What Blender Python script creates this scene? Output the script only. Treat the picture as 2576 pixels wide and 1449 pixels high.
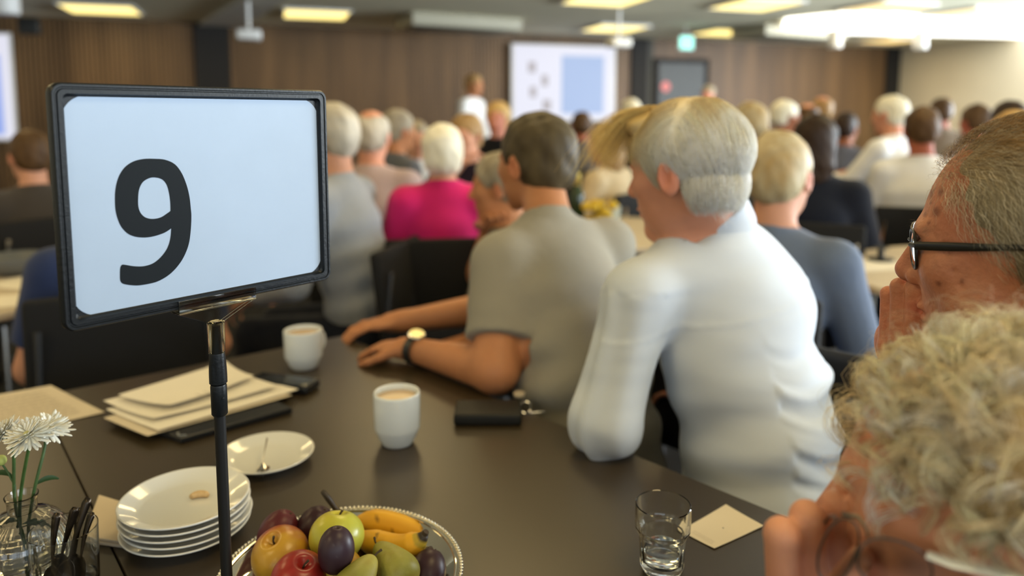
import bpy, math, random
import numpy as np
from mathutils import Vector
for o in list(bpy.data.objects): bpy.data.objects.remove(o)
SC = bpy.context.scene
COL = SC.collection
RNG = np.random.default_rng(7)

# ---------------------------------------------------------------- camera, world, light, exposure
F_PX, PPX, PPY, CAMZ, PITCH = 1850.0, 1288.0, 483.0, 1.32, math.radians(6.0)
cam_d = bpy.data.cameras.new('camera')
cam = bpy.data.objects.new('camera', cam_d); COL.objects.link(cam)
cam.location = (0, 0, CAMZ); cam.rotation_euler = (math.pi/2 - PITCH, 0, 0)
cam_d.sensor_width = 36.0; cam_d.lens = F_PX/2576*36
cam_d.shift_y = -(724.5-PPY)/2576
cam_d.clip_start = 0.02; cam_d.clip_end = 60
cam_d.dof.use_dof = True; cam_d.dof.focus_distance = 0.80; cam_d.dof.aperture_fstop = 2.3
SC.camera = cam
vs = SC.view_settings
vs.view_transform = 'Standard'; vs.look = 'None'; vs.exposure = 0.0; vs.gamma = 1.0; vs.use_curve_mapping = False
SC.cycles.use_denoising = True
SC.cycles.max_bounces = 14; SC.cycles.diffuse_bounces = 3; SC.cycles.glossy_bounces = 3
SC.cycles.transmission_bounces = 14; SC.cycles.transparent_max_bounces = 8
SC.cycles.caustics_refractive = False; SC.cycles.caustics_reflective = False
SC.cycles.sample_clamp_indirect = 4.0
W = bpy.data.worlds.new('sky'); SC.world = W; W.use_nodes = True
W.node_tree.nodes['Background'].inputs[0].default_value = (0.70, 0.85, 1.0, 1)
W.node_tree.nodes['Background'].inputs[1].default_value = 1.6

# the room is turned by PHI about the camera: u runs along the back wall, v towards it
PHI = math.atan(0.33)
UU = np.array([math.cos(PHI), math.sin(PHI), 0]); VV = np.array([-math.sin(PHI), math.cos(PHI), 0]); ZZ = np.array([0, 0, 1.0])
def RM(u, v, z): return UU*u + VV*v + ZZ*z
V_BACK, V_REAR, U_RIGHT, U_LEFT, CEIL = 11.29, -4.0, 11.58, -6.2, 2.6

def area_light(name, loc, direction, sx, sy, power, color):
    d = bpy.data.lights.new(name, 'AREA'); d.shape = 'RECTANGLE'; d.size = sx; d.size_y = sy
    d.energy = power; d.color = color
    o = bpy.data.objects.new(name, d); COL.objects.link(o)
    o.location = loc
    q = Vector(direction).to_track_quat('-Z', 'Y'); o.rotation_euler = q.to_euler()
    return o
# daylight through the windows behind the camera and on the right
WIN_REAR = [(-4.6, -1.8), (-1.4, 1.4), (1.8, 4.6), (5.0, 7.8), (8.2, 11.0)]
WIN_RIGHT = [(-3.4, -0.4), (0.0, 3.0), (3.4, 6.4)]
DAY = (0.80, 0.90, 1.0)
for (a, b) in WIN_REAR:
    pw = 135 if a > 4 else (75 if a > 1 else (18 if a > -2 else 8))
    area_light('window_daylight', RM((a+b)/2, V_REAR-0.02, 1.65), VV+0.42*ZZ, b-a-.1, 1.6, pw, DAY)
for (a, b) in WIN_RIGHT:
    area_light('window_daylight', RM(U_RIGHT+0.02, (a+b)/2, 1.65), -UU+0.40*ZZ, b-a-.1, 1.6, 760, DAY)

# ---------------------------------------------------------------- helpers
def srgb(r, g, b):
    f = lambda c: (c/255/12.92) if c/255 <= 0.04045 else ((c/255+0.055)/1.055)**2.4
    return (f(r), f(g), f(b), 1.0)
def nrm(v):
    v = np.asarray(v, float); return v/np.linalg.norm(v)
_cp, _sp = math.cos(PITCH), math.sin(PITCH)
def ray(px, py):
    x = (px-PPX)/F_PX; y = -(py-PPY)/F_PX
    return np.array([x, _cp+_sp*y, -_sp+_cp*y])
def P(px, py, d):
    r = ray(px, py); return np.array([0, 0, CAMZ]) + r*(d/r[1])
def T(px, py, z=0.75):
    r = ray(px, py); return np.array([0, 0, CAMZ]) + r*((z-CAMZ)/r[2])

MATS = {}
def mat(name, color=(.8, .8, .8, 1), rough=.5, metal=0., spec=.5, bump=0., bscale=30., var=0., vscale=6., stretch=None,
        attr=None, trans=0., ior=1.45, emit=None, estr=1., coat=0., coat_rough=.05, sheen=0., color2=None, alpha=1., sss=0., bdetail=4):
    if name in MATS: return MATS[name]
    m = bpy.data.materials.new(name); m.use_nodes = True
    nt = m.node_tree; N = nt.nodes; L = nt.links
    b = N['Principled BSDF']
    b.inputs['Base Color'].default_value = color
    b.inputs['Roughness'].default_value = rough
    b.inputs['Metallic'].default_value = metal
    b.inputs['Specular IOR Level'].default_value = spec
    b.inputs['IOR'].default_value = ior
    b.inputs['Transmission Weight'].default_value = trans
    b.inputs['Coat Weight'].default_value = coat; b.inputs['Coat Roughness'].default_value = coat_rough
    b.inputs['Sheen Weight'].default_value = sheen
    b.inputs['Alpha'].default_value = alpha
    if sss:
        b.inputs['Subsurface Weight'].default_value = sss
        b.inputs['Subsurface Radius'].default_value = (.012, .004, .002); b.inputs['Subsurface Scale'].default_value = .6
    if emit:
        b.inputs['Emission Color'].default_value = emit; b.inputs['Emission Strength'].default_value = estr
    tc = N.new('ShaderNodeTexCoord'); src = tc.outputs['Object']
    if stretch:
        mp = N.new('ShaderNodeMapping'); mp.inputs['Scale'].default_value = stretch
        L.new(src, mp.inputs['Vector']); src = mp.outputs['Vector']
    col = None
    if attr:
        at = N.new('ShaderNodeAttribute'); at.attribute_name = attr; col = at.outputs['Color']
    if var or color2:
        n1 = N.new('ShaderNodeTexNoise'); n1.inputs['Scale'].default_value = vscale; n1.inputs['Detail'].default_value = 5
        L.new(src, n1.inputs['Vector'])
        mr = N.new('ShaderNodeMapRange'); mr.inputs['From Min'].default_value = .3; mr.inputs['From Max'].default_value = .7
        L.new(n1.outputs['Fac'], mr.inputs['Value'])
        mx = N.new('ShaderNodeMix'); mx.data_type = 'RGBA'
        L.new(mr.outputs['Result'], mx.inputs['Factor'])
        if color2:
            mx.inputs['A'].default_value = color; mx.inputs['B'].default_value = color2
        else:
            mx.inputs['A'].default_value = tuple(c*(1-var) for c in color[:3])+(1,)
            mx.inputs['B'].default_value = tuple(min(1, c*(1+var)) for c in color[:3])+(1,)
        if col is not None:
            mm = N.new('ShaderNodeMix'); mm.data_type = 'RGBA'; mm.blend_type = 'MULTIPLY'; mm.inputs['Factor'].default_value = 1
            L.new(col, mm.inputs['A']); L.new(mx.outputs['Result'], mm.inputs['B']); col = mm.outputs['Result']
        else: col = mx.outputs['Result']
    if col is not None: L.new(col, b.inputs['Base Color'])
    if bump:
        n2 = N.new('ShaderNodeTexNoise'); n2.inputs['Scale'].default_value = bscale; n2.inputs['Detail'].default_value = bdetail
        L.new(src, n2.inputs['Vector'])
        bp = N.new('ShaderNodeBump'); bp.inputs['Strength'].default_value = 1.0; bp.inputs['Distance'].default_value = bump
        L.new(n2.outputs['Fac'], bp.inputs['Height']); L.new(bp.outputs['Normal'], b.inputs['Normal'])
    MATS[name] = m
    return m

def tag(o, label=None, cat=None, group=None, kind=None):
    if label: o['label'] = label
    if cat: o['category'] = cat
    if group: o['group'] = group
    if kind: o['kind'] = kind
    return o
def empty(name, loc, label, cat, group=None, rz=0.):
    o = bpy.data.objects.new(name, None); COL.objects.link(o); o.location = tuple(map(float, loc)); o.rotation_euler = (0, 0, rz)
    o.empty_display_size = .05
    return tag(o, label, cat, group)

class MB:
    """collects shapes in world (or local) coordinates and links them as ONE mesh object"""
    def __init__(s): s.v = []; s.f = []; s.mi = []; s.n = 0; s.cur = 0
    def add(s, v, f):
        v = np.asarray(v, float).reshape(-1, 3); s.v.append(v)
        for q in f: s.f.append([int(i)+s.n for i in q]); s.mi.append(s.cur)
        s.n += len(v); return s
    def box(s, c, size, R=None, bev=0.):
        hx, hy, hz = np.asarray(size, float)/2
        if bev <= 0:
            v = np.array([[x, y, z] for x in (-hx, hx) for y in (-hy, hy) for z in (-hz, hz)])
            f = [(0, 1, 3, 2), (4, 6, 7, 5), (0, 4, 5, 1), (2, 3, 7, 6), (0, 2, 6, 4), (1, 5, 7, 3)]
        else:
            r = min(bev, hx*.99, hy*.99, hz*.99); n = 4
            rings = []
            prof = [(-hz, -r)] + [(-hz+r*(1-math.cos(t)), -r*(1-math.sin(t))) for t in np.linspace(0, math.pi/2, 4)[1:]]
            prof = prof + [(-z, o) for z, o in prof[::-1]]
            v = []; M = 4*(n+1)
            for z, off in prof:
                for q, (sx, sy) in enumerate(((1, 1), (-1, 1), (-1, -1), (1, -1))):
                    for k in range(n+1):
                        a = q*math.pi/2 + k/n*math.pi/2
                        rr = max(r+off, 0.0)
                        v.append([sx*(hx-r)+rr*math.cos(a), sy*(hy-r)+rr*math.sin(a), z])
            f = []
            for i in range(len(prof)-1):
                for j in range(M): f.append((i*M+j, i*M+(j+1) % M, (i+1)*M+(j+1) % M, (i+1)*M+j))
            f.append(tuple(range(M))[::-1]); f.append(tuple((len(prof)-1)*M+j for j in range(M)))
            v = np.array(v)
        if R is not None: v = v @ np.asarray(R)   # rows of R are the local axes in world
        return s.add(v+np.asarray(c, float), f)
    def glass(s, prof, n=96, c=(0, 0, 0), flute=None):
        out = [prof[0]]
        for (a, b) in zip(prof[:-1], prof[1:]):
            a = np.array(a, float); b = np.array(b, float); L = np.linalg.norm(b-a)
            if L > .005:
                for q in (.0010, L/2, L-.0010): out.append(tuple(a+(b-a)*q/L))
            out.append(tuple(b))
        return s.lathe(out, n, c, flute=flute)
    def lathe(s, prof, n=48, c=(0, 0, 0), R=None, closed=False, flute=None):
        v = []; m = len(prof)
        for (r, z) in prof:
            for j in range(n):
                a = 2*math.pi*j/n
                rr = r*(1+(flute(a, z) if flute else 0))
                v.append([rr*math.cos(a), rr*math.sin(a), z])
        f = []
        rng = m if closed else m-1
        for i in range(rng):
            i2 = (i+1) % m
            for j in range(n): f.append((i*n+j, i*n+(j+1) % n, i2*n+(j+1) % n, i2*n+j))
        if not closed:
            if prof[0][0] > 1e-6: f.append(tuple(range(n))[::-1])
            if prof[-1][0] > 1e-6: f.append(tuple((m-1)*n+j for j in range(n)))
        v = np.array(v)
        if R is not None: v = v @ np.asarray(R)
        return s.add(v+np.asarray(c, float), f)
    def tube(s, pts, rad, n=8, cap=True, flat=1.0, upv=None):
        pts = np.asarray(pts, float); m = len(pts)
        rad = np.full(m, rad) if np.isscalar(rad) else np.asarray(rad, float)
        t = np.gradient(pts, axis=0); t /= np.maximum(np.linalg.norm(t, axis=1, keepdims=True), 1e-9)
        ref = np.array([0, 0, 1.]) if upv is None else np.asarray(upv, float)
        if upv is None and abs(t[0] @ ref) > .9: ref = np.array([1., 0, 0])
        v = []
        a = nrm(np.cross(t[0], ref))
        for i in range(m):
            a = a - t[i]*(a @ t[i]); a = nrm(a); b = np.cross(t[i], a)
            for j in range(n):
                an = 2*math.pi*j/n
                v.append(pts[i]+rad[i]*(math.cos(an)*a+flat*math.sin(an)*b))
        f = []
        for i in range(m-1):
            for j in range(n): f.append((i*n+j, i*n+(j+1) % n, (i+1)*n+(j+1) % n, (i+1)*n+j))
        if cap: f.append(tuple(range(n))[::-1]); f.append(tuple((m-1)*n+j for j in range(n)))
        return s.add(v, f)
    def ell(s, c, r, R=None, nu=24, nv=16, fn=None):
        v = []
        for i in range(nv+1):
            ph = math.pi*i/nv
            for j in range(nu):
                th = 2*math.pi*j/nu
                d = np.array([math.sin(ph)*math.cos(th), math.sin(ph)*math.sin(th), math.cos(ph)])
                k = fn(d) if fn else 1.
                v.append(d*np.asarray(r, float)*k)
        f = []
        for i in range(nv):
            for j in range(nu):
                f.append((i*nu+j, (i+1)*nu+j, (i+1)*nu+(j+1) % nu, i*nu+(j+1) % nu))
        v = np.array(v)
        if R is not None: v = v @ np.asarray(R)
        return s.add(v+np.asarray(c, float), f)
    def prism(s, poly, z0, z1, bev=0.):
        """poly: world xy corners (counter-clockwise); flat plate between z0 and z1"""
        poly = np.asarray(poly, float); n = len(poly)
        if bev > 0:
            c = poly.mean(0); d = poly-c; L = np.linalg.norm(d, axis=1, keepdims=True); inn = c+d*(1-bev/L)
            lay = [(inn, z0), (poly, z0+bev), (poly, z1-bev), (inn, z1)]
        else: lay = [(poly, z0), (poly, z1)]
        v = np.concatenate([np.column_stack([p, np.full(n, z)]) for p, z in lay]); f = []
        for k in range(len(lay)-1):
            for j in range(n): f.append((k*n+j, k*n+(j+1) % n, (k+1)*n+(j+1) % n, (k+1)*n+j))
        f.append(tuple(range(n))[::-1]); f.append(tuple((len(lay)-1)*n+j for j in range(n)))
        return s.add(v, f)
    def build(s, name, material, parent=None, smooth=None, origin=None, sub=0, colors=None, label=None):
        v = np.concatenate(s.v) if s.v else np.zeros((0, 3))
        me = bpy.data.meshes.new(name)
        org = np.zeros(3)
        if parent is not None: org = np.array(parent.location) if getattr(parent, 'type', '') else org
        if parent is None and origin is not None: org = np.asarray(origin, float)
        if parent is not None and parent.parent is not None: org = org + np.array(parent.parent.location)
        me.from_pydata((v-org).tolist(), [], s.f)
        mats = material if isinstance(material, (list, tuple)) else [material]
        for m in mats: me.materials.append(m)
        if len(mats) > 1: me.polygons.foreach_set('material_index', s.mi)
        if colors is not None:
            ca = me.color_attributes.new('Col', 'FLOAT_COLOR', 'POINT')
            cc = np.ones((len(v), 4), np.float32); cc[:, :3] = colors; ca.data.foreach_set('color', cc.ravel())
        me.update()
        o = bpy.data.objects.new(name, me); COL.objects.link(o)
        if parent is not None: o.parent = parent
        elif origin is not None: o.location = tuple(org)
        ang = math.radians(38) if smooth is None else (math.pi if smooth is True else smooth)
        if smooth is not False:
            me.polygons.foreach_set('use_smooth', [True]*len(me.polygons))
            if smooth is None: me.set_sharp_from_angle(angle=ang)
        if sub:
            md = o.modifiers.new('sub', 'SUBSURF'); md.levels = sub; md.render_levels = sub
        if label: o['label'] = label
        return o
def frame(f, up=(0, 0, 1)):
    """rows: right, forward, up"""
    f = nrm(f); r = nrm(np.cross(f, up)); return np.array([r, f, np.cross(r, f)])
def rotz(a): c, s = math.cos(a), math.sin(a); return np.array([[c, s, 0], [-s, c, 0], [0, 0, 1.]])

# ---------------------------------------------------------------- smooth-union fields -> one continuous surface
def smin(a, b, k):
    h = np.clip(.5+.5*(b-a)/k, 0, 1); return b*(1-h)+a*h-k*h*(1-h)
class Body:
    def __init__(s): s.p = []
    def cone(s, a, b, ra, rb, k=.02, sub=False):
        s.p.append(('c', np.asarray(a, float), np.asarray(b, float), ra, rb, k, sub)); return s
    def ell(s, c, r, R=None, k=.02, sub=False):
        r = np.full(3, r) if np.isscalar(r) else np.asarray(r, float)
        s.p.append(('e', np.asarray(c, float), r, np.eye(3) if R is None else np.asarray(R), k, sub)); return s
    def cut(s, c, n, rad, k=.003):
        """remove the half-space beyond plane (c,n) inside a ball"""
        s.p.append(('h', np.asarray(c, float), nrm(n), rad, k)); return s
    def field(s, X, Y, Z):
        Fd = np.full((len(X), len(Y), len(Z)), 1.0, np.float32)
        for p in s.p:
            if p[0] == 'c': a, b = p[1], p[2]; R = max(p[3], p[4]); lo = np.minimum(a, b)-R; hi = np.maximum(a, b)+R; k = p[5]
            elif p[0] == 'e': R = max(p[2]); lo = p[1]-R; hi = p[1]+R; k = p[4]
            else: lo = p[1]-p[3]; hi = p[1]+p[3]; k = p[4]
            m = k+.02; lo = lo-m; hi = hi+m
            i0, i1 = np.searchsorted(X, lo[0]), np.searchsorted(X, hi[0])
            j0, j1 = np.searchsorted(Y, lo[1]), np.searchsorted(Y, hi[1])
            k0, k1 = np.searchsorted(Z, lo[2]), np.searchsorted(Z, hi[2])
            if i1 <= i0 or j1 <= j0 or k1 <= k0: continue
            x = X[i0:i1, None, None]; y = Y[None, j0:j1, None]; z = Z[None, None, k0:k1]
            sl = (slice(i0, i1), slice(j0, j1), slice(k0, k1))
            if p[0] == 'c':
                ba = b-a; L2 = max(ba @ ba, 1e-12)
                t = np.clip(((x-a[0])*ba[0]+(y-a[1])*ba[1]+(z-a[2])*ba[2])/L2, 0, 1)
                d = np.sqrt((x-a[0]-t*ba[0])**2+(y-a[1]-t*ba[1])**2+(z-a[2]-t*ba[2])**2)-(p[3]+(p[4]-p[3])*t); sub = p[6]
            elif p[0] == 'e':
                c, r, M = p[1], p[2], p[3]; dx, dy, dz = x-c[0], y-c[1], z-c[2]
                q = [M[i][0]*dx+M[i][1]*dy+M[i][2]*dz for i in range(3)]
                k0_ = np.sqrt(sum((q[i]/r[i])**2 for i in range(3)))
                k1_ = np.sqrt(sum((q[i]/r[i]**2)**2 for i in range(3)))
                d = k0_*(k0_-1)/np.maximum(k1_, 1e-6); sub = p[5]
            else:
                c, n, R = p[1], p[2], p[3]
                d = np.maximum(-((x-c[0])*n[0]+(y-c[1])*n[1]+(z-c[2])*n[2]), np.sqrt((x-c[0])**2+(y-c[1])**2+(z-c[2])**2)-R); sub = True
            d = d.astype(np.float32)
            if sub: Fd[sl] = -smin(-Fd[sl], d, k)
            else: Fd[sl] = smin(Fd[sl], d, k)
        return Fd
    def bounds(s):
        lo = np.full(3, 9e9); hi = -lo
        for p in s.p:
            if p[0] == 'c' and not p[6]:
                R = max(p[3], p[4]); lo = np.minimum(lo, np.minimum(p[1], p[2])-R); hi = np.maximum(hi, np.maximum(p[1], p[2])+R)
            elif p[0] == 'e' and not p[5]:
                R = max(p[2]); lo = np.minimum(lo, p[1]-R); hi = np.maximum(hi, p[1]+R)
        return lo-.03, hi+.03
    def mesh(s, coarse=.012, fine=(), smooth=0):
        lo, hi = s.bounds(); ax = []
        for a in range(3):
            x = lo[a]; g = [x]
            while x < hi[a]:
                r = coarse
                for (c, rad, res) in fine:
                    if c[a]-rad <= x <= c[a]+rad: r = min(r, res)
                    elif 0 < c[a]-rad-x < coarse: r = min(r, max(c[a]-rad-x, res))
                x += r; g.append(x)
            ax.append(np.array(g, np.float32))
        X, Y, Z = ax
        Fd = s.field(X, Y, Z); S = Fd < 0
        cnt = np.zeros(tuple(np.array(S.shape)-1), np.int8)
        for i in (0, 1):
            for j in (0, 1):
                for k in (0, 1):
                    cnt += S[i:S.shape[0]-1+i, j:S.shape[1]-1+j, k:S.shape[2]-1+k]
        I, J, K = np.nonzero((cnt > 0) & (cnt < 8))
        acc = np.zeros((len(I), 3)); num = np.zeros(len(I))
        for a in range(3):
            for b in (0, 1):
                for c in (0, 1):
                    o1 = [0, 0, 0]; oth = [q for q in range(3) if q != a]; o1[oth[0]] = b; o1[oth[1]] = c
                    o2 = list(o1); o2[a] = 1
                    f1 = Fd[I+o1[0], J+o1[1], K+o1[2]]; f2 = Fd[I+o2[0], J+o2[1], K+o2[2]]
                    cr = (f1 < 0) != (f2 < 0); t = np.where(cr, f1/np.where(cr, f1-f2, 1), 0)
                    p1 = np.stack([X[I+o1[0]], Y[J+o1[1]], Z[K+o1[2]]], 1); p2 = np.stack([X[I+o2[0]], Y[J+o2[1]], Z[K+o2[2]]], 1)
                    acc += np.where(cr[:, None], p1+(p2-p1)*t[:, None], 0); num += cr
        V = acc/num[:, None]
        vid = np.full(cnt.shape, -1, np.int64); vid[I, J, K] = np.arange(len(I))
        Q = []
        for a in range(3):
            s1 = [slice(1, -1)]*3; s2 = [slice(1, -1)]*3
            s1[a] = slice(0, -1); s2[a] = slice(1, None)
            A = S[tuple(s1)]; B = S[tuple(s2)]
            idx = np.nonzero(A != B); inside = A[idx]
            ii = [idx[q]+(0 if q == a else 1) for q in range(3)]
            b, c = (a+1) % 3, (a+2) % 3
            def cell(db, dc):
                w = list(ii); w[b] = w[b]+db; w[c] = w[c]+dc; return vid[tuple(w)]
            q = np.stack([cell(-1, -1), cell(0, -1), cell(0, 0), cell(-1, 0)], 1)
            q[~inside] = q[~inside][:, ::-1]
            Q.append(q)
        Q = np.concatenate(Q); Q = Q[(Q >= 0).all(1)]
        for _ in range(smooth):
            A = np.zeros_like(V); n = np.zeros(len(V))
            for e in ((0, 1), (1, 2), (2, 3), (3, 0)):
                for (p_, q_) in (e, e[::-1]):
                    np.add.at(A, Q[:, p_], V[Q[:, q_]]); np.add.at(n, Q[:, p_], 1)
            V = V*.45+.55*A/np.maximum(n, 1)[:, None]
        return V, Q
def vnormals(V, Q):
    n = np.cross(V[Q[:, 2]]-V[Q[:, 0]], V[Q[:, 3]]-V[Q[:, 1]]); N = np.zeros_like(V)
    for c in range(4): np.add.at(N, Q[:, c], n)
    return N/np.maximum(np.linalg.norm(N, axis=1, keepdims=True), 1e-12)
def mesh_obj(name, V, Q, material, parent, colors=None, label=None):
    me = bpy.data.meshes.new(name)
    org = np.array(parent.location) if parent is not None else np.zeros(3)
    me.vertices.add(len(V)); me.vertices.foreach_set('co', (V-org).astype(np.float32).ravel())
    Q = np.asarray(Q, np.int32); nc = Q.shape[1]
    me.loops.add(Q.size); me.loops.foreach_set('vertex_index', Q.ravel())
    me.polygons.add(len(Q)); me.polygons.foreach_set('loop_start', np.arange(0, Q.size, nc, dtype=np.int32))
    me.polygons.foreach_set('use_smooth', np.ones(len(Q), bool))
    me.update(calc_edges=True); me.validate()
    me.materials.append(material)
    if colors is not None:
        ca = me.color_attributes.new('Col', 'FLOAT_COLOR', 'POINT')
        cc = np.ones((len(V), 4), np.float32); cc[:, :3] = colors; ca.data.foreach_set('color', cc.ravel())
    o = bpy.data.objects.new(name, me); COL.objects.link(o)
    if parent is not None: o.parent = parent
    if label: o['label'] = label
    return o
def wav(Pn, seed, freq, n=5):
    """cheap smooth noise, about -1..1"""
    r = np.random.default_rng(seed); out = 0
    for i in range(n):
        k = r.normal(size=3); k = k/np.linalg.norm(k)*freq*(.6+.9*r.random())
        out = out+np.sin(Pn @ k+r.random()*6.28)
    return out/n*1.4
def strands(paths, radius, name, material, parent, cols, taper=.25, label=None):
    """paths (n, m, 3): each strand a thin three-sided tube, all one mesh"""
    n, m, _ = paths.shape
    t = np.gradient(paths, axis=1); t /= np.maximum(np.linalg.norm(t, axis=2, keepdims=True), 1e-9)
    ref = RNG.normal(size=(n, 1, 3)); a = np.cross(t, ref); a /= np.maximum(np.linalg.norm(a, axis=2, keepdims=True), 1e-9); b = np.cross(t, a)
    rr = (np.asarray(radius).reshape(-1, 1)*np.linspace(1, taper, m)[None, :])[:, :, None]
    ring = np.stack([paths+rr*(math.cos(q)*a+math.sin(q)*b) for q in (0, 2.094, 4.189)], 2)
    V = ring.reshape(-1, 3); base = (np.arange(n)[:, None]*m+np.arange(m-1)[None, :])*3
    Q = []
    for j in range(3):
        j2 = (j+1) % 3; Q.append(np.stack([base+j, base+j2, base+3+j2, base+3+j], -1).reshape(-1, 4))
    C = np.repeat(np.asarray(cols), m*3, axis=0)
    return mesh_obj(name, V, np.concatenate(Q), material, parent, C, label)
# ---------------------------------------------------------------- materials of the room
M_WOOD = mat('walnut_slat', (.165, .092, .038, 1), .5, var=.35, vscale=1.3, stretch=(3, 3, .25))
M_GAP = mat('slat_gap', (.012, .010, .008, 1), .8)
M_CEIL = mat('ceiling_paint', (.88, .83, .60, 1), .9, var=.03)
M_CREAM = mat('cream_wall', (.80, .73, .56, 1), .85, var=.04, vscale=2)
M_CARPET = mat('charcoal_carpet', (.008, .0075, .007, 1), .95, bump=.002, bscale=300, var=.3, vscale=60)
M_DARKTRIM = mat('dark_trim', (.012, .012, .010, 1), .6)
M_GREYWALL = mat('grey_wall', (.42, .40, .36, 1), .9)
M_WHITE_PL = mat('white_plastic', (.75, .74, .70, 1), .45)
M_BEIGE_MET = mat('beige_metal', (.40, .37, .27, 1), .6)
M_LAMP = mat('warm_lamp', (.9, .85, .6, 1), .6, emit=(1.0, .78, .25, 1), estr=1.9)
M_LAMP2 = mat('amber_lamp', (.9, .8, .6, 1), .6, emit=(1.0, .68, .22, 1), estr=1.2)
M_LUM = mat('luminous_ceiling', (.9, .9, .85, 1), .6, emit=(1.0, .98, .90, 1), estr=3.6)
M_BLACK_PL = mat('black_plastic', (.012, .014, .015, 1), .38)
M_CHROME = mat('chrome', (.75, .76, .78, 1), .18, metal=1)
M_BLACK_FAB = mat('black_fabric', (.008, .008, .009, 1), .9, bump=.0006, bscale=500)
M_CREAM_TOP = mat('cream_laminate', (.62, .52, .38, 1), .4, var=.06)

def back_u(px):
    r = ray(px, 400); s = V_BACK/(r @ VV); return float((r*s) @ UU)
def slab(name, u0, u1, v0, v1, z0, z1, m):
    b = MB(); b.box(RM((u0+u1)/2, (v0+v1)/2, (z0+z1)/2), (u1-u0, v1-v0, z1-z0), np.array([UU, VV, ZZ]))
    o = b.build(name, m, smooth=False); o['kind'] = 'structure'; return o
slab('floor', U_LEFT-.2, U_RIGHT+.2, V_REAR-.2, V_BACK+.2, -.1, 0, M_CARPET)
slab('ceiling', U_LEFT-.2, U_RIGHT+.2, V_REAR-.2, V_BACK+.2, CEIL, CEIL+.1, M_CEIL)
slab('wall_left', U_LEFT-.15, U_LEFT, V_REAR-.15, V_BACK+.15, 0, CEIL, M_CREAM)
# back wall with vertical slats
b = MB(); RB = np.array([UU, VV, ZZ])
b.box(RM((U_LEFT+U_RIGHT)/2, V_BACK+.07, CEIL/2), (U_RIGHT-U_LEFT+.3, .1, CEIL), RB); b.cur = 1
u = U_LEFT+.03
while u < U_RIGHT-.05:
    b.box(RM(u+.022, V_BACK+.005, CEIL/2), (.044, .03, CEIL), RB); u += .060
o = b.build('wall_back', [M_GAP, M_WOOD], smooth=False); o['kind'] = 'structure'
# walls with window openings, one mesh each
def pierced(name, fixed, along0, along1, wins, rear, m):
    b = MB(); th = .15; z0, z1 = .75, 2.45
    def bx(a0, a1, za, zb):
        if rear: b.box(RM((a0+a1)/2, fixed-th/2, (za+zb)/2), (a1-a0, th, zb-za), RB)
        else: b.box(RM(fixed+th/2, (a0+a1)/2, (za+zb)/2), (th, a1-a0, zb-za), RB)
    bx(along0, along1, 0, z0); bx(along0, along1, z1, CEIL)
    cur = along0
    for (a, c) in wins: bx(cur, a, z0, z1); cur = c
    bx(cur, along1, z0, z1)
    o = b.build(name, m, smooth=False); o['kind'] = 'structure'
pierced('wall_rear', V_REAR, U_LEFT, U_RIGHT, WIN_REAR, True, M_GREYWALL)
pierced('wall_right', U_RIGHT, V_REAR, V_BACK, WIN_RIGHT, False, M_CREAM)
k = 1
for wins, rear in ((WIN_REAR, True), (WIN_RIGHT, False)):
    for (a, c) in wins:
        b = MB()
        for (s0, s1, za, zb) in ((a, c, .75, .80), (a, c, 2.40, 2.45), (a, a+.05, .8, 2.4), (c-.05, c, .8, 2.4), ((a+c)/2-.02, (a+c)/2+.02, .8, 2.4)):
            if rear: b.box(RM((s0+s1)/2, V_REAR-.06, (za+zb)/2), (s1-s0, .05, zb-za), RB)
            else: b.box(RM(U_RIGHT+.06, (s0+s1)/2, (za+zb)/2), (.05, s1-s0, zb-za), RB)
        o = b.build('window_%d' % k, M_DARKTRIM, smooth=False); o['kind'] = 'structure'; k += 1
# dark vertical bands and the skirting line on the back wall
for i, (p0, p1, m) in enumerate(((503, 588, M_GAP), (1582, 1622, M_GAP), (2214, 2247, M_GAP))):
    slab('trim_%d' % (i+1), back_u(p0), back_u(p1), V_BACK-.05, V_BACK-.012, 0, CEIL-.002, m)
slab('baseboard_back', U_LEFT, U_RIGHT, V_BACK-.03, V_BACK-.011, 0, .1, M_DARKTRIM)
# ceiling beam running towards the camera, upper left
q = [T(490, 62, CEIL), T(600, 66, CEIL), T(760, -40, CEIL), T(655, -40, CEIL)]
b = MB(); b.prism([x[:2] for x in q], CEIL-.05, CEIL-.001); o = b.build('trim_4', mat('beam_paint', (.62, .60, .52, 1), .8), smooth=False); o['kind'] = 'structure'
# luminous soffit by the right wall
q = [T(1965, 78, CEIL-.03), T(2750, 98, CEIL-.03), T(2750, 80, CEIL-.03), T(2170, 32, CEIL-.03), T(1975, 52, CEIL-.03)]
b = MB(); b.prism([x[:2] for x in q], CEIL-.045, CEIL-.002)
tag(b.build('luminous_ceiling_panel', M_LUM, smooth=False, origin=q[0]), 'large bright white luminous panel set in the ceiling by the cream wall', 'ceiling panel')

# door with its round pink sticker
ud0, ud1 = back_u(1648), back_u(1762)
b = MB(); b.box(RM((ud0+ud1)/2, V_BACK-.045, 1.10), (ud1-ud0, .05, 2.2), RB)
door = b.build('door_1', mat('door_grey', (.030, .032, .030, 1), .5), smooth=False, origin=RM((ud0+ud1)/2, V_BACK-.045, 0)); door['kind'] = 'structure'
b = MB()
for (a, c, za, zb) in ((ud0-.08, ud0, 0, 2.28), (ud1, ud1+.08, 0, 2.28), (ud0, ud1, 2.2, 2.28)):
    b.box(RM((a+c)/2, V_BACK-.045, (za+zb)/2), (c-a, .07, zb-za), RB)
b.build('door_frame', M_GAP, door, smooth=False)
b = MB(); b.box(RM(ud1-.09, V_BACK-.09, 1.05), (.12, .04, .03), RB, .01); b.build('door_handle', M_CHROME, door)
b = MB(); b.lathe([(.001, 0), (.085, 0), (.085, .004), (.001, .004)], 32, P(1665, 222, 12.6), np.array([UU, ZZ, -VV]))
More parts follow.
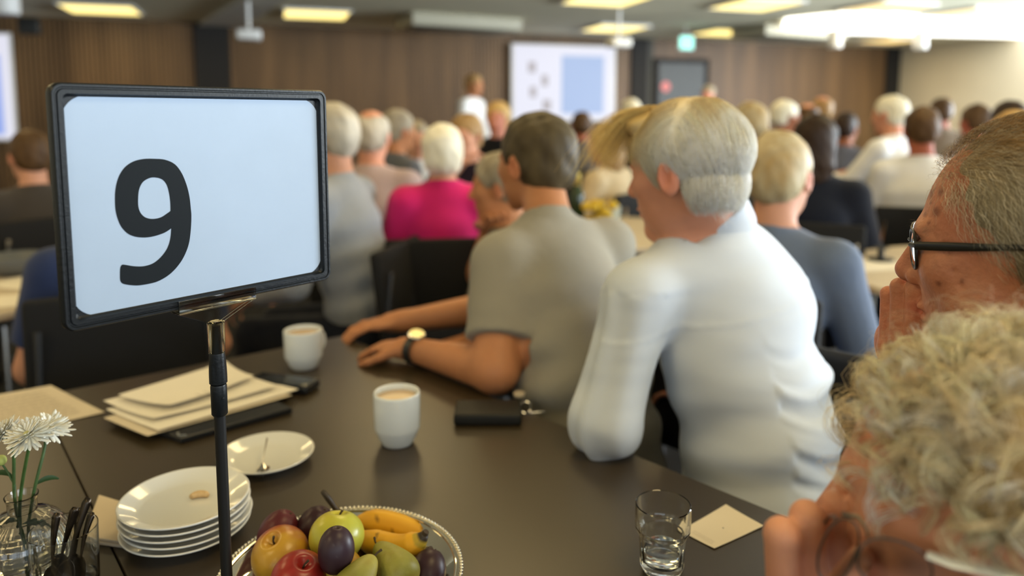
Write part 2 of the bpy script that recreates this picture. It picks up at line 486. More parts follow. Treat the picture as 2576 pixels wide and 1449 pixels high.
# the sticker sits on the door leaf
c = RM(back_u(1665), V_BACK-.074, 1.32+.0378*12.6); b = MB(); b.lathe([(.0, 0), (.085, 0), (.085, .004), (.0, .004)], 32, c, np.array([UU, ZZ, -VV]))
b.build('door_sticker', mat('pink_sticker', srgb(214, 120, 118), .6, emit=srgb(200, 110, 110), estr=.0), door)
# grey wall panel around the door
slab('trim_5', back_u(1622), ud0-.081, V_BACK-.03, V_BACK-.011, .1, CEIL-.002, mat('grey_panel', (.055, .050, .038, 1), .7))

# projection screens
def screen(p0, p1, ztop, zbot, label, kind):
    u0, u1 = back_u(p0), back_u(p1); v = V_BACK-.10
    e = empty('projection_screen', RM((u0+u1)/2, v, zbot), label, 'screen')
    b = MB(); b.box(RM((u0+u1)/2, v, (ztop+zbot)/2), (u1-u0, .05, ztop-zbot), RB, .008)
    b.build('screen_housing', M_WHITE_PL, e)
    H = ztop-zbot; Wd = u1-u0
    def panel(name, fu0, fu1, fz0, fz1, col, st, lift=.0):
        b = MB(); b.box(RM(u0+Wd*(fu0+fu1)/2, v-.028-lift, zbot+H*(fz0+fz1)/2), (Wd*(fu1-fu0), .004, H*(fz1-fz0)), RB)
        b.build(name, mat('screen_%s_%s' % (name, kind), (.02, .02, .02, 1), .5, emit=col, estr=st), e, smooth=False)
    panel('picture_area', .02, .98, .02, .98, srgb(226, 226, 240), 1.0)
    if kind == 'center':
        panel('blue_text_block', .47, .88, .10, .86, srgb(160, 182, 222), 1.0, .004)
        for (a, z, s) in ((.19, .70, .07), (.31, .53, .06), (.20, .38, .06), (.33, .21, .075)):
            panel('slide_figure', a-s/2, a+s/2, z-.07, z+.07, srgb(172, 164, 168), 1.0, .004)
    else:
        panel('blue_text_block', .05, .90, .06, .80, srgb(150, 172, 236), 1.0, .004)
screen(1280, 1537, 2.44, 1.215, 'white projected slide with pale blue block at the middle of the back wall', 'center')
screen(-260, 56, 2.37, .98, 'projection screen with blue slide at the left end of the back wall', 'left')

# ceiling lamps: square panels in rows
b = MB(); b.box((0, 0, -.012), (.66, .66, .02), np.array([UU, VV, ZZ])); lamp0_me = None
def lamp(x, y, label, group, m=M_LAMP, size=.76, light=0):
    e = empty('ceiling_lamp', (x, y, CEIL), label, 'ceiling lamp', group)
    c = np.array([x, y, CEIL])
    b = MB(); b.box(c+(0, 0, -.012), (size, size, .022), RB)
    b.build('diffuser', m, e, smooth=False)
    b = MB()
    for s in (-1, 1):
        b.box(c+UU*s*(size/2+.012)+(0, 0, -.014), (.022, size+.046, .026), RB)
        b.box(c+VV*s*(size/2+.012)+(0, 0, -.014), (size, .022, .026), RB)
    b.build('lamp_frame', M_WHITE_PL, e, smooth=False)
    if light:
        l = area_light('ceiling_lamp_light', c-(0, 0, .03), (0, 0, -1), .6, .6, light, (1.0, .74, .38)); 
    return e
VIS = [(255, 20, 'first glowing yellow ceiling lamp from the left, above the slatted wall'),
       (795, 33, 'yellow ceiling lamp above the right end of the number 9 sign'),
       (1213, 56, 'yellow ceiling lamp above the beige air unit left of the central screen'),
       (1546, 69, 'yellow ceiling lamp above the right end of the central screen'),
       (1823, 79, 'yellow ceiling lamp above and right of the green exit sign'),
       (2040, 92, 'dim yellow ceiling lamp left of the first hanging spotlight under the bright panel'),
       (2240, 100, 'last dim yellow ceiling lamp of the far row, near the room corner')]
for (px, py, lab) in VIS:
    q = T(px, py, CEIL); lamp(q[0], q[1], lab, 'far row of ceiling lamps', M_LAMP if px < 2000 else M_LAMP2, light=9)
for (px, py, lab) in ((1525, -5, 'yellow ceiling lamp cut by the top edge above the central screen'),
                      (1900, 9, 'yellow ceiling lamp of the nearer row, left of the bright ceiling panel'),
                      (2225, 16, 'faint amber ceiling lamp just above the bright ceiling panel'),
                      (2445, 30, 'amber ceiling lamp behind the bright ceiling panel at upper right')):
    q = T(px, py, CEIL); lamp(q[0], q[1], lab, 'second row of ceiling lamps', M_LAMP if px < 2000 else M_LAMP2, light=9)
for v in (4.9, 2.6, .3, -2.0):
    for u in (-4.2, -1.7, .8, 3.3, 5.8, 8.3):
        if v == 4.9 and u > 4: continue
        p = RM(u, v, 0)
        lamp(p[0], p[1], 'square yellow ceiling lamp out over the tables near the camera', 'ceiling lamps over the near tables', M_LAMP, light=10)

# things on the ceiling
def ceiling_spot(px, py, d, r, h, label, m=M_WHITE_PL, stem=True):
    c = P(px, py, d); e = empty('hanging_spotlight', (c[0], c[1], CEIL), label, 'spotlight')
    b = MB(); b.lathe([(0, -h/2), (r*.9, -h/2), (r, -h/2+.02), (r, h/2-.02), (r*.9, h/2), (0, h/2)], 28, c); b.build('lamp_housing', m, e)
    b = MB(); b.tube([c+(0, 0, h/2-.005), (c[0], c[1], CEIL-.001)], .012); b.build('stem', m, e)
ceiling_spot(2101, 98, 9.5, .085, .22, 'white cylindrical spotlight hanging below the bright panel, left one of two')
ceiling_spot(2316, 101, 9.5, .085, .22, 'white cylindrical spotlight hanging nearest the cream wall corner')
ceiling_spot(12, 8, 7.5, .13, .22, 'white cylindrical fitting cut by the top left corner')
def projector(px, py, d, label):
    c = P(px, py, d); e = empty('ceiling_projector', (c[0], c[1], CEIL), label, 'projector')
    b = MB(); b.box(c, (.26, .24, .11), RB, .03); b.build('projector_body', M_WHITE_PL, e)
    b = MB(); b.lathe([(0, 0), (.04, 0), (.04, .02), (0, .02)], 20, c+VV*.12, np.array([UU, ZZ, VV])); b.build('lens', M_BLACK_PL, e)
    b = MB(); b.tube([c+(0, 0, .05), (c[0], c[1], CEIL-.001)], .02); b.build('mount', M_WHITE_PL, e)
projector(626, 88, 8.2, 'pale projector hanging from the ceiling above the number 9 sign')
projector(1556, 108, 9.2, 'pale projector hanging beside the top right corner of the central screen')
projector(2478, -60, 6.5, 'pale projector above the right part of the room') if False else None
def air_unit(px0, px1, py, d, label):
    a = P(px0, py, d); c = P(px1, py, d+.7); m = (a+c)/2
    L = np.linalg.norm((c-a)[:2]); m[2] = CEIL-.085
    e = empty('ceiling_air_unit', (m[0], m[1], CEIL), label, 'air unit')
    b = MB(); b.box(m, (L, .7, .165), frame(np.cross(ZZ, nrm([c[0]-a[0], c[1]-a[1], 0]))), .02); b.build('unit_casing', M_BEIGE_MET, e)
    b = MB()
    for q in range(3): b.box(m-(0, 0, .084)+VV*(-.15+.15*q), (L*.8, .03, .012), RB)
    b.build('air_louver', M_GAP, e, smooth=False)
air_unit(1015, 1285, 95, 9.6, 'beige air unit under the ceiling left of the central screen')
air_unit(1880, 2080, 112, 10.8, 'beige air unit under the ceiling right of the green exit sign')
c = P(1725, 108, 11.0); e = empty('exit_sign', (c[0], c[1], CEIL), 'glowing pale green emergency exit sign hanging above the dark door', 'exit sign')
b = MB(); b.box(c, (.24, .05, .20), RB, .01); b.build('sign_box', M_WHITE_PL, e)
b = MB(); b.box(c-VV*.027, (.215, .004, .175), RB); b.build('lit_face', mat('exit_green', (.1, .5, .4, 1), .5, emit=(.38, .95, .80, 1), estr=1.3), e, smooth=False)
b = MB(); b.tube([c+(0, 0, .09), (c[0], c[1], CEIL-.001)], .01); b.build('stem', M_WHITE_PL, e)
c = P(75, 66, 9.2); e = empty('wall_speaker', (c[0], c[1], c[2]-.1), 'small black loudspeaker under the ceiling above the left screen', 'speaker')
b = MB(); b.box(c, (.22, .16, .20), RB, .01); b.build('speaker_box', M_BLACK_PL, e)

# ---------------------------------------------------------------- chairs
def make_chair():
    e = empty('conference_chair', (0, 0, 0), 'black padded conference chair', 'chair')
    b = MB(); b.box((0, .0, .445), (.46, .45, .05), None, .02); b.build('seat', M_BLACK_FAB, e)
    b = MB(); R = frame((0, 1, -.12)); b.box((0, -.235, .69), (.45, .035, .36), R, .015); b.build('backrest', M_BLACK_FAB, e)
    for sx in (-1, 1):
        b = MB(); b.tube([(sx*.21, .2, .42), (sx*.225, .23, .01)], .011); b.build('leg', M_CHROME, e)
        b = MB(); b.tube([(sx*.21, -.2, .42), (sx*.225, -.25, .01)], .011); b.build('leg', M_CHROME, e)
        b = MB(); b.tube([(sx*.20, -.215, .42), (sx*.20, -.24, .55), (sx*.19, -.265, .80)], .010); b.build('back_frame', M_CHROME, e)
    return e
_chair = None
def chair(x, y, face, label, group='black conference chairs'):
    global _chair
    if _chair is None: _chair = make_chair(); e = _chair
    else:
        e = _chair.copy(); COL.objects.link(e)
        for ch in list(_chair.children):
            c_ = ch.copy(); COL.objects.link(c_); c_.parent = e
    f = nrm([face[0], face[1], 0])
    e.location = (x, y, 0); e.rotation_euler = (0, 0, math.atan2(-f[0], f[1]))
    e['label'] = label; e['group'] = group
    return e

# ---------------------------------------------------------------- the big dark table (two tops with a seam)
M_TABLE = mat('dark_laminate', (.043, .031, .017, 1), .34, spec=.75, var=.08, vscale=3)
M_EDGE = mat('table_edge', (.010, .009, .008, 1), .5)
C1 = np.array([-.44, 1.86]); C2 = np.array([-.966, 1.449]); C3 = np.array([.016, .256]); C4 = np.array([.703, .67])
B3 = C3+.69*np.array([-.80, -.60]); B2 = C2+.69*np.array([-.788, -.616])
def big_table(poly, label):
    poly = np.array(poly); c = poly.mean(0)
    e = empty('conference_table', (c[0], c[1], 0), label, 'table')
    d = c-poly; pp = poly+d/np.linalg.norm(d, axis=1, keepdims=True)*.0022
    b = MB(); b.prism(pp, .722, .75, .002); b.build('tabletop', M_TABLE, e, smooth=False)
    for q in poly:
        w = q+(c-q)*.16
        b = MB(); b.tube([(w[0], w[1], .722), (w[0], w[1], .012)], .022, 12); lg = b.build('leg', M_BLACK_PL, e)
        b = MB(); b.lathe([(0, 0), (.028, 0), (.026, .012), (0, .012)], 16, (w[0], w[1], 0)); b.build('foot_pad', M_BLACK_PL, lg)
    b = MB(); w = poly+(c-poly)*.16
    for i in range(4): b.tube([(*w[i], .70), (*w[(i+1) % 4], .70)], .014, 8)
    b.build('apron_frame', M_BLACK_PL, e)
big_table([C3, C4, C1, C2], 'dark grey laminate table in front, holding the fruit tray and the mugs')
big_table([B3, C3, C2, B2], 'dark grey laminate table joined on the left, under the flower vase')

# ---------------------------------------------------------------- pale round tables behind
def round_table(cx, cy, r, label, m=M_CREAM_TOP):
    e = empty('round_table', (cx, cy, 0), label, 'table', 'pale tables of the other groups')
    b = MB(); b.lathe([(0, .722), (r-.006, .722), (r, .728), (r, .744), (r-.006, .75), (0, .75)], 72, (cx, cy, 0)); b.build('tabletop', m, e)
    b = MB(); b.tube([(cx, cy, .722), (cx, cy, .02)], .04, 16); b.build('pedestal', M_BLACK_PL, e)
    b = MB(); b.lathe([(0, 0), (.30, 0), (.29, .02), (.05, .035), (0, .035)], 36, (cx, cy, 0)); b.build('base', M_BLACK_PL, e)
round_table(-1.98, 2.33, .56, 'pale round table behind the left edge of the number 9 sign')
round_table(1.88, 2.52, .68, 'pale round table between the blue shirt and the bald man in glasses')
round_table(.50, 3.62, .50, 'pale round table with yellow flowers beyond the white-haired man in white shirt')
round_table(3.55, 6.9, .85, 'pale round table beside the large man in white shirt, far right')
round_table(-1.3, 6.5, .7, 'pale round table in the middle of the seated crowd')
# ---------------------------------------------------------------- people
M_SKIN = mat('skin', (1, 1, 1, 1), .5, spec=.4, attr='Col', var=.08, vscale=45, bump=.0004, bscale=420, sss=.12)
M_SKIN_FAR = mat('skin_far', (1, 1, 1, 1), .6, spec=.3, attr='Col')
M_HAIR = mat('hair_strand', (1, 1, 1, 1), .42, spec=.35, attr='Col', var=.18, vscale=9)
SKIN = {'fair': srgb(205, 150, 122)[:3], 'tan': srgb(190, 130, 90)[:3], 'pink': srgb(208, 140, 118)[:3], 'ruddy': srgb(208, 146, 118)[:3],
        'red': srgb(170, 96, 72)[:3], 'brown': srgb(150, 92, 62)[:3]}
def fabric(name, c, **kw):
    kw.setdefault('var', .06); kw.setdefault('vscale', 8); kw.setdefault('bump', .0012); kw.setdefault('bscale', 40)
    return mat('cloth_'+name, c if len(c) == 4 else srgb(*c), .9, spec=.2, sheen=.15, **kw)
def hairmat(name, c, c2=None):
    return mat('hair_'+name, srgb(*c), .55, spec=.3, color2=srgb(*c2) if c2 else None, var=.25, vscale=22, stretch=(1, 1, .28), bump=.004, bscale=45)

def head_prims(B, H, f, up=(0, 0, 1), s=1., ears=True, neck=None):
    M = frame(f, up); w = lambda x, y, z: H+s*(np.array([x, y, z]) @ M)
    k = s
    B.ell(w(0, -.012, .034), np.array([.075, .097, .083])*k, M, .02)
    B.ell(w(0, .030, -.018), np.array([.061, .068, .080])*k, M, .03)
    B.ell(w(0, .036, -.066), np.array([.049, .052, .046])*k, M, .025)
    B.ell(w(0, .078, -.100), .018*k, None, .02)
    B.ell(w(0, .0805, .020), np.array([.046, .014, .010])*k, M, .014)
    B.cone(w(0, .090, .014), w(0, .111, -.024), .0085*k, .0125*k, .010)
    for q in (-1, 1):
        B.ell(w(q*.0125, .100, -.029), .0085*k, None, .006)
        B.ell(w(q*.043, .058, -.016), np.array([.020, .022, .020])*k, M, .02)
    B.ell(w(0, .0925, -.057), np.array([.024, .0085, .0055])*k, M, .006)
    B.ell(w(0, .0905, -.069), np.array([.020, .0085, .0065])*k, M, .006)
    B.ell(w(0, .101, -.063), np.array([.026, .008, .0016])*k, M, .004, sub=True)
    for q in (-1, 1):
        B.ell(w(q*.031, .096, .003), np.array([.017, .013, .010])*k, M, .012, sub=True)
        B.ell(w(q*.031, .0745, .002), .0125*k, None, .003)
        B.ell(w(q*.031, .0775, .007), np.array([.015, .011, .004])*k, M, .003)
        if ears:
            Me = frame(nrm(M[1]+q*.35*M[0]), M[2])
            B.ell(w(q*.079, -.010, -.006), np.array([.006, .019, .032])*k, Me, .006)
            B.ell(w(q*.087, -.006, -.006), np.array([.005, .010, .018])*k, Me, .004, sub=True)
    if neck is not None:
        B.cone(w(0, -.022, -.045), neck, .050*k, .058*k, .03)
    return w, M
def hand_prims(B, wr, d, nml, side=1, s=1., curl=.5, spread=1.):
    """palm + five fingers; d: direction wrist->fingers, nml: palm facing side"""
    d = nrm(d); nml = nrm(np.asarray(nml, float)-d*(np.asarray(nml, float) @ d)); lat = np.cross(d, nml)*side
    M = np.array([lat, d, nml])
    B.ell(wr+d*.048*s, np.array([.040, .052, .016])*s, M, .012)
    B.cone(wr-d*.02*s, wr+d*.02*s, .026*s, .027*s, .015)
    for i, (o, L, r) in enumerate(((-.030, .82, .0078), (-.010, 1.0, .0088), (.011, 1.06, .0092), (.031, .98, .0090))):
        p = wr+d*.088*s+lat*o*s; a = curl*(.7+.1*i)
        fd = nrm(d+lat*o*2.2*spread)
        for j, seg in enumerate((.040, .025, .021)):
            dirv = fd*math.cos(a)+nml*math.sin(a); q = p+dirv*seg*L*s
            B.cone(p, q, (r-.0008*j)*s, (r-.0008*(j+1))*s, .005); p = q; a += curl*(.9 if j == 0 else .6)
    p = wr+d*.028*s+lat*.030*s
    q = p+(lat*.75+d*.65+nml*.25)*.036*s; B.cone(p, q, .013*s, .0105*s, .010)
    q2 = q+(lat*.35+d*.85+nml*.35)*.030*s; B.cone(q, q2, .0105*s, .0095*s, .004)
    B.cone(q2, q2+(d*.9+nml*.3+lat*.05)*.024*s, .0095*s, .008*s, .004)
def torso_prims(B, pts, rads, R, n=7, k=.045):
    """pts: pelvis..neck path (m,3); rads (m,2): lateral, front-back; R lateral axis per point"""
    pts = np.asarray(pts, float); rads = np.asarray(rads, float); t = np.linspace(0, len(pts)-1, n)
    for q in t:
        i = min(int(q), len(pts)-2); w = q-i
        w2 = w*w*(3-2*w)
        c = pts[i]*(1-w)+pts[i+1]*w; r = rads[i]*(1-w2)+rads[i+1]*w2
        ax = nrm(pts[i+1]-pts[i]); Rl = R[i]*(1-w)+R[i+1]*w; Rl = nrm(Rl-ax*(Rl @ ax)); fw = np.cross(ax, Rl)
        B.ell(c, (r[0], r[1], .085), np.array([Rl, fw, ax]), k)
def skin_cols(V, base, w_inv=None, seed=1):
    c = np.array(base)[None, :]*(1+.07*wav(V, seed, 60)[:, None])
    if w_inv is not None:
        H, M, s = w_inv; L = ((V-H) @ M.T)/s
        red = np.exp(-((L[:, 0]/.026)**2+((L[:, 1]-.098)/.02)**2+((L[:, 2]+.063)/.011)**2))      # lips
        red += .6*np.exp(-(((np.abs(L[:, 0])-.085)/.012)**2+((L[:, 1]+.01)/.022)**2+((L[:, 2]+.006)/.03)**2))  # ears
        red += .35*np.exp(-((L[:, 0]/.02)**2+((L[:, 1]-.115)/.018)**2+((L[:, 2]+.02)/.016)**2))   # nose
        c = c*(1-red[:, None]*np.array([.10, .42, .38]))
        brow = np.exp(-(((np.abs(L[:, 0])-.032)/.016)**2+((L[:, 2]-.0225)/.0042)**2))*(L[:, 1] > .06)
        c = c*(1-.55*brow[:, None])
    return np.clip(c, 0, 1)

HAIRS = dict(
    grey=((150, 140, 122), (205, 196, 178)), white=((214, 206, 180), (240, 236, 220)), brown=((66, 46, 26), (96, 70, 42)), dark=((34, 22, 14), (54, 36, 22)),
    blond=((168, 128, 72), (206, 172, 112)), sandy=((140, 104, 60), (176, 146, 100)), greyblond=((168, 140, 92), (196, 184, 152)), darkgrey=((60, 50, 34), (96, 84, 60)),
    greyish=((128, 116, 96), (170, 160, 140)))
def hair_shell(H, M, s, style, f=1.0):
    w = lambda x, y, z: H+s*(np.array([x, y, z]) @ M)
    h = Body()
    if style in ('short', 'bald'):
        h.ell(w(0, -.015, .037), np.array([.083, .105, .091])*s, M, .02)
        h.ell(w(0, -.045, -.015), np.array([.070, .066, .062])*s, M, .03)
        h.ell(w(0, .125, -.045), np.array([.20, .095, .110])*s, M, .010, sub=True)
        for q in (-1, 1): h.ell(w(q*.09, .006, -.022), np.array([.03, .028, .040])*s, M, .006, sub=True)
        if style == 'bald': h.ell(w(0, .015, .130), np.array([.072, .135, .094])*s, M, .01, sub=True)
    elif style == 'bob':
        h.ell(w(0, -.018, .035), np.array([.094, .112, .096])*s, M, .02)
        h.ell(w(0, -.045, -.040), np.array([.086, .075, .075])*s, M, .03)
        h.ell(w(0, .125, -.030), np.array([.14, .085, .105])*s, M, .012, sub=True)
    elif style == 'long':
        h.ell(w(0, -.018, .035), np.array([.092, .110, .094])*s, M, .02)
        h.ell(w(0, -.050, -.075), np.array([.088, .070, .12])*s, M, .04)
        h.ell(w(0, .125, -.045), np.array([.11, .088, .12])*s, M, .012, sub=True)
    return h

def simple_pose(H, look, face, lean, stand, s=1.0, reach=None):
    F = nrm([face[0], face[1], 0]); R = np.cross(F, ZZ)
    Nk = H-nrm(look)*.02-np.array([0, 0, .150])*s-F*.01
    Sc = Nk+np.array([0, 0, -.050])
    pel = np.array([*(Sc-F*lean)[:2], .95 if stand else .54])
    ps = dict(N=Nk, Sc=Sc, F=F, R=R, pel=pel)
    for q, sd in ((-1, 'L'), (1, 'R')):
        S = Sc+R*q*.165*s+np.array([0, 0, -.015]); ps['S'+sd] = S
        if reach == 'fwd': E = S+F*.16+R*q*.05+ZZ*-.22; Wr = E+F*.22-R*q*.05+ZZ*.03
        elif reach == 'chin' and sd == 'R': E = S+F*.20+R*q*.02+ZZ*-.20; Wr = H+F*.06+R*.03-ZZ*.17
        else: E = S+F*.05+R*q*.07+ZZ*-.27; Wr = E+F*.20-R*q*.07+ZZ*-.07
        if stand: E = S+F*.02+R*q*.08-ZZ*.29; Wr = E+F*.10-R*q*.02-ZZ*.22
        ps['E'+sd] = E; ps['W'+sd] = Wr; ps['D'+sd] = nrm(Wr-E)*.9-ZZ*.15
        hp = pel+R*q*.09
        if stand: kn = hp+ZZ*-.43+F*.01; an = np.array([*(kn)[:2], .09])
        else: kn = hp+F*.42; kn[2] = .52; an = np.array([*(kn+F*.04)[:2], .09])
        ps['H'+sd] = hp; ps['K'+sd] = kn; ps['A'+sd] = an
    return ps

def person(label, head, look, face=None, skin='fair', hair='grey', style='short', shirt=('white', (225, 228, 230)), legs=('navy', (22, 26, 38)),
           sleeve='long', lean=.04, stand=False, s=1.0, reach=None, pose=None, res=.015, hres=.0075, big=1.0, group=None, collar=True, fatmod=None):
    H = np.asarray(head, float); look = nrm(look if len(look) == 3 else (look[0], look[1], -.08)); M = frame(look)
    face = look if face is None else face
    ps = simple_pose(H, look, face, lean, stand, s, reach)
    if pose: ps.update(pose)
    F, R = ps['F'], ps['R']
    base = np.array([*ps['pel'][:2], 0.])
    e = empty('person', base, label, 'person', group)
    spine = ps.get('spine', np.array([ps['pel'], ps['pel']*.6+ps['Sc']*.4, ps['pel']*.22+ps['Sc']*.78-ZZ*.01, ps['Sc']+ZZ*-.01]))
    rad = np.array(ps.get('rad', [(.155, .115), (.145, .115), (.165, .115), (.115, .075)]))*big
    Rs = ps.get('Rs', [R]*4)
    body = Body(); cl = Body(); tr = Body()
    torso_prims(body, spine, rad-.014, Rs); torso_prims(cl, spine[0:], rad, Rs)
    head_prims(body, H, look, s=s, neck=ps['N'])
    far = res > .012
    ar = ps.get('ar', (.055, .043, .030))
    for sd, q in (('L', -1), ('R', 1)):
        S, E, Wr = ps['S'+sd], ps['E'+sd], ps['W'+sd]
        body.cone(ps['N']-ZZ*.02, S, .040, .046, .04); body.cone(S, E, ar[0]-.006, ar[1], .025); body.cone(E, Wr, ar[1], ar[2]-.003, .015)
        pn = ps.get('P'+sd, -ZZ)
        if not ps.get('nohand'+sd): hand_prims(body, Wr+nrm(Wr-E)*.01, ps['D'+sd], pn, side=-q if sd == 'L' else -q, s=.95, curl=ps.get('curl'+sd, .45))
        cl.cone(ps['N']-ZZ*.03, S, .048, .056, .05)
        if sleeve == 'long':
            cl.cone(S, E, ar[0]+.010, ar[1]+.014, .03); cl.cone(E, Wr+(Wr-E)*.06, ar[1]+.012, ar[2]+.008, .015); cl.cut(Wr-nrm(Wr-E)*.012, Wr-E, .055)
        else:
            X = S+(E-S)*.78; cl.cone(S, X, ar[0]+.014, ar[0]+.012, .03); cl.cut(S+(E-S)*.72, E-S, .085)
        hp, kn, an = ps['H'+sd], ps['K'+sd], ps['A'+sd]
        tr.cone(hp, kn, .088, .062, .03); tr.cone(kn, an, .060, .048, .02)
        body.cone(hp, kn, .074, .050, .03); body.cone(kn, an, .048, .036, .02); ft = an+ps['F']*.03; ft[2] = .045
        body.ell(an+F*.06-ZZ*.045, (.042, .11, .036), frame(F), .02)
    tr.ell(ps['pel']-ZZ*.02, (.165*big, .13*big, .09), np.array([Rs[0], np.cross(ZZ, Rs[0]), ZZ]), .03)
    nk = nrm(H-ps['N'])
    if collar:
        cl.cone(ps['N']-nk*.01, ps['N']+nk*.022, .066*s, .062*s, .012)
        cl.cut(ps['N']+nk*.024, nk, .09*s)
    else: cl.cut(ps['N']-nk*.012, nk, .09*s)
    fines = [(H, .15*s, hres)]
    hands = [ps['W'+sd]+nrm(ps['D'+sd])*.09 for sd in 'LR']
    if not far: fines += [(h_, .12, ps.get('handres', .006)) for h_ in hands]
    V, Q = body.mesh(res, fines)
    cols = skin_cols(V, SKIN[skin], (H, M, s), seed=int(abs(H[0]*100))+1)
    mesh_obj('body', V, Q, M_SKIN_FAR if far else M_SKIN, e, cols)
    V, Q = cl.mesh(ps.get('clres', res*.9), [(ps['N'], .09, min(res*.9, .009))], smooth=1)
    if fatmod: V = fatmod(V, Q)
    mesh_obj('shirt', V, Q, fabric(*shirt) if isinstance(shirt, tuple) else shirt, e)
    V, Q = tr.mesh(res*1.2, smooth=1); mesh_obj('trousers', V, Q, fabric(*legs), e)
    sh = Body()
    for sd in 'LR':
        an = ps['A'+sd]; sh.ell(an+F*.065-ZZ*.045, (.047, .135, .044), frame(F), .02); sh.ell(an-F*.01-ZZ*.03, (.045, .05, .06), frame(F), .02)
    V, Q = sh.mesh(.014, smooth=1); mesh_obj('shoes', V, Q, mat('shoe_leather', (.012, .010, .009, 1), .4), e)
    if hair and style in ('short', 'bald', 'bob', 'long'):
        V, Q = hair_shell(H, M, s, style).mesh(hres*1.1, smooth=1); N = vnormals(V, Q)
        V = V+N*(.0025*wav(V, 5, 130)+.0025*wav(V, 9, 60))[:, None]
        hc = HAIRS[hair]; mesh_obj('hair', V, Q, hairmat(hair, *hc), e)
    e['_h'] = 0; del e['_h']
    return e, ps, M
def vdir(px):          # horizontal unit vectors at a picture column: away from the camera, and to its right
    r = ray(px, 483); v = nrm([r[0], r[1], 0]); return v, np.array([v[1], -v[0], 0])
def turn(px, deg):     # deg 0: looks away from the camera, +90 looks to the left, 180 faces the camera
    v, r = vdir(px); a = math.radians(deg); return v*math.cos(a)-r*math.sin(a)

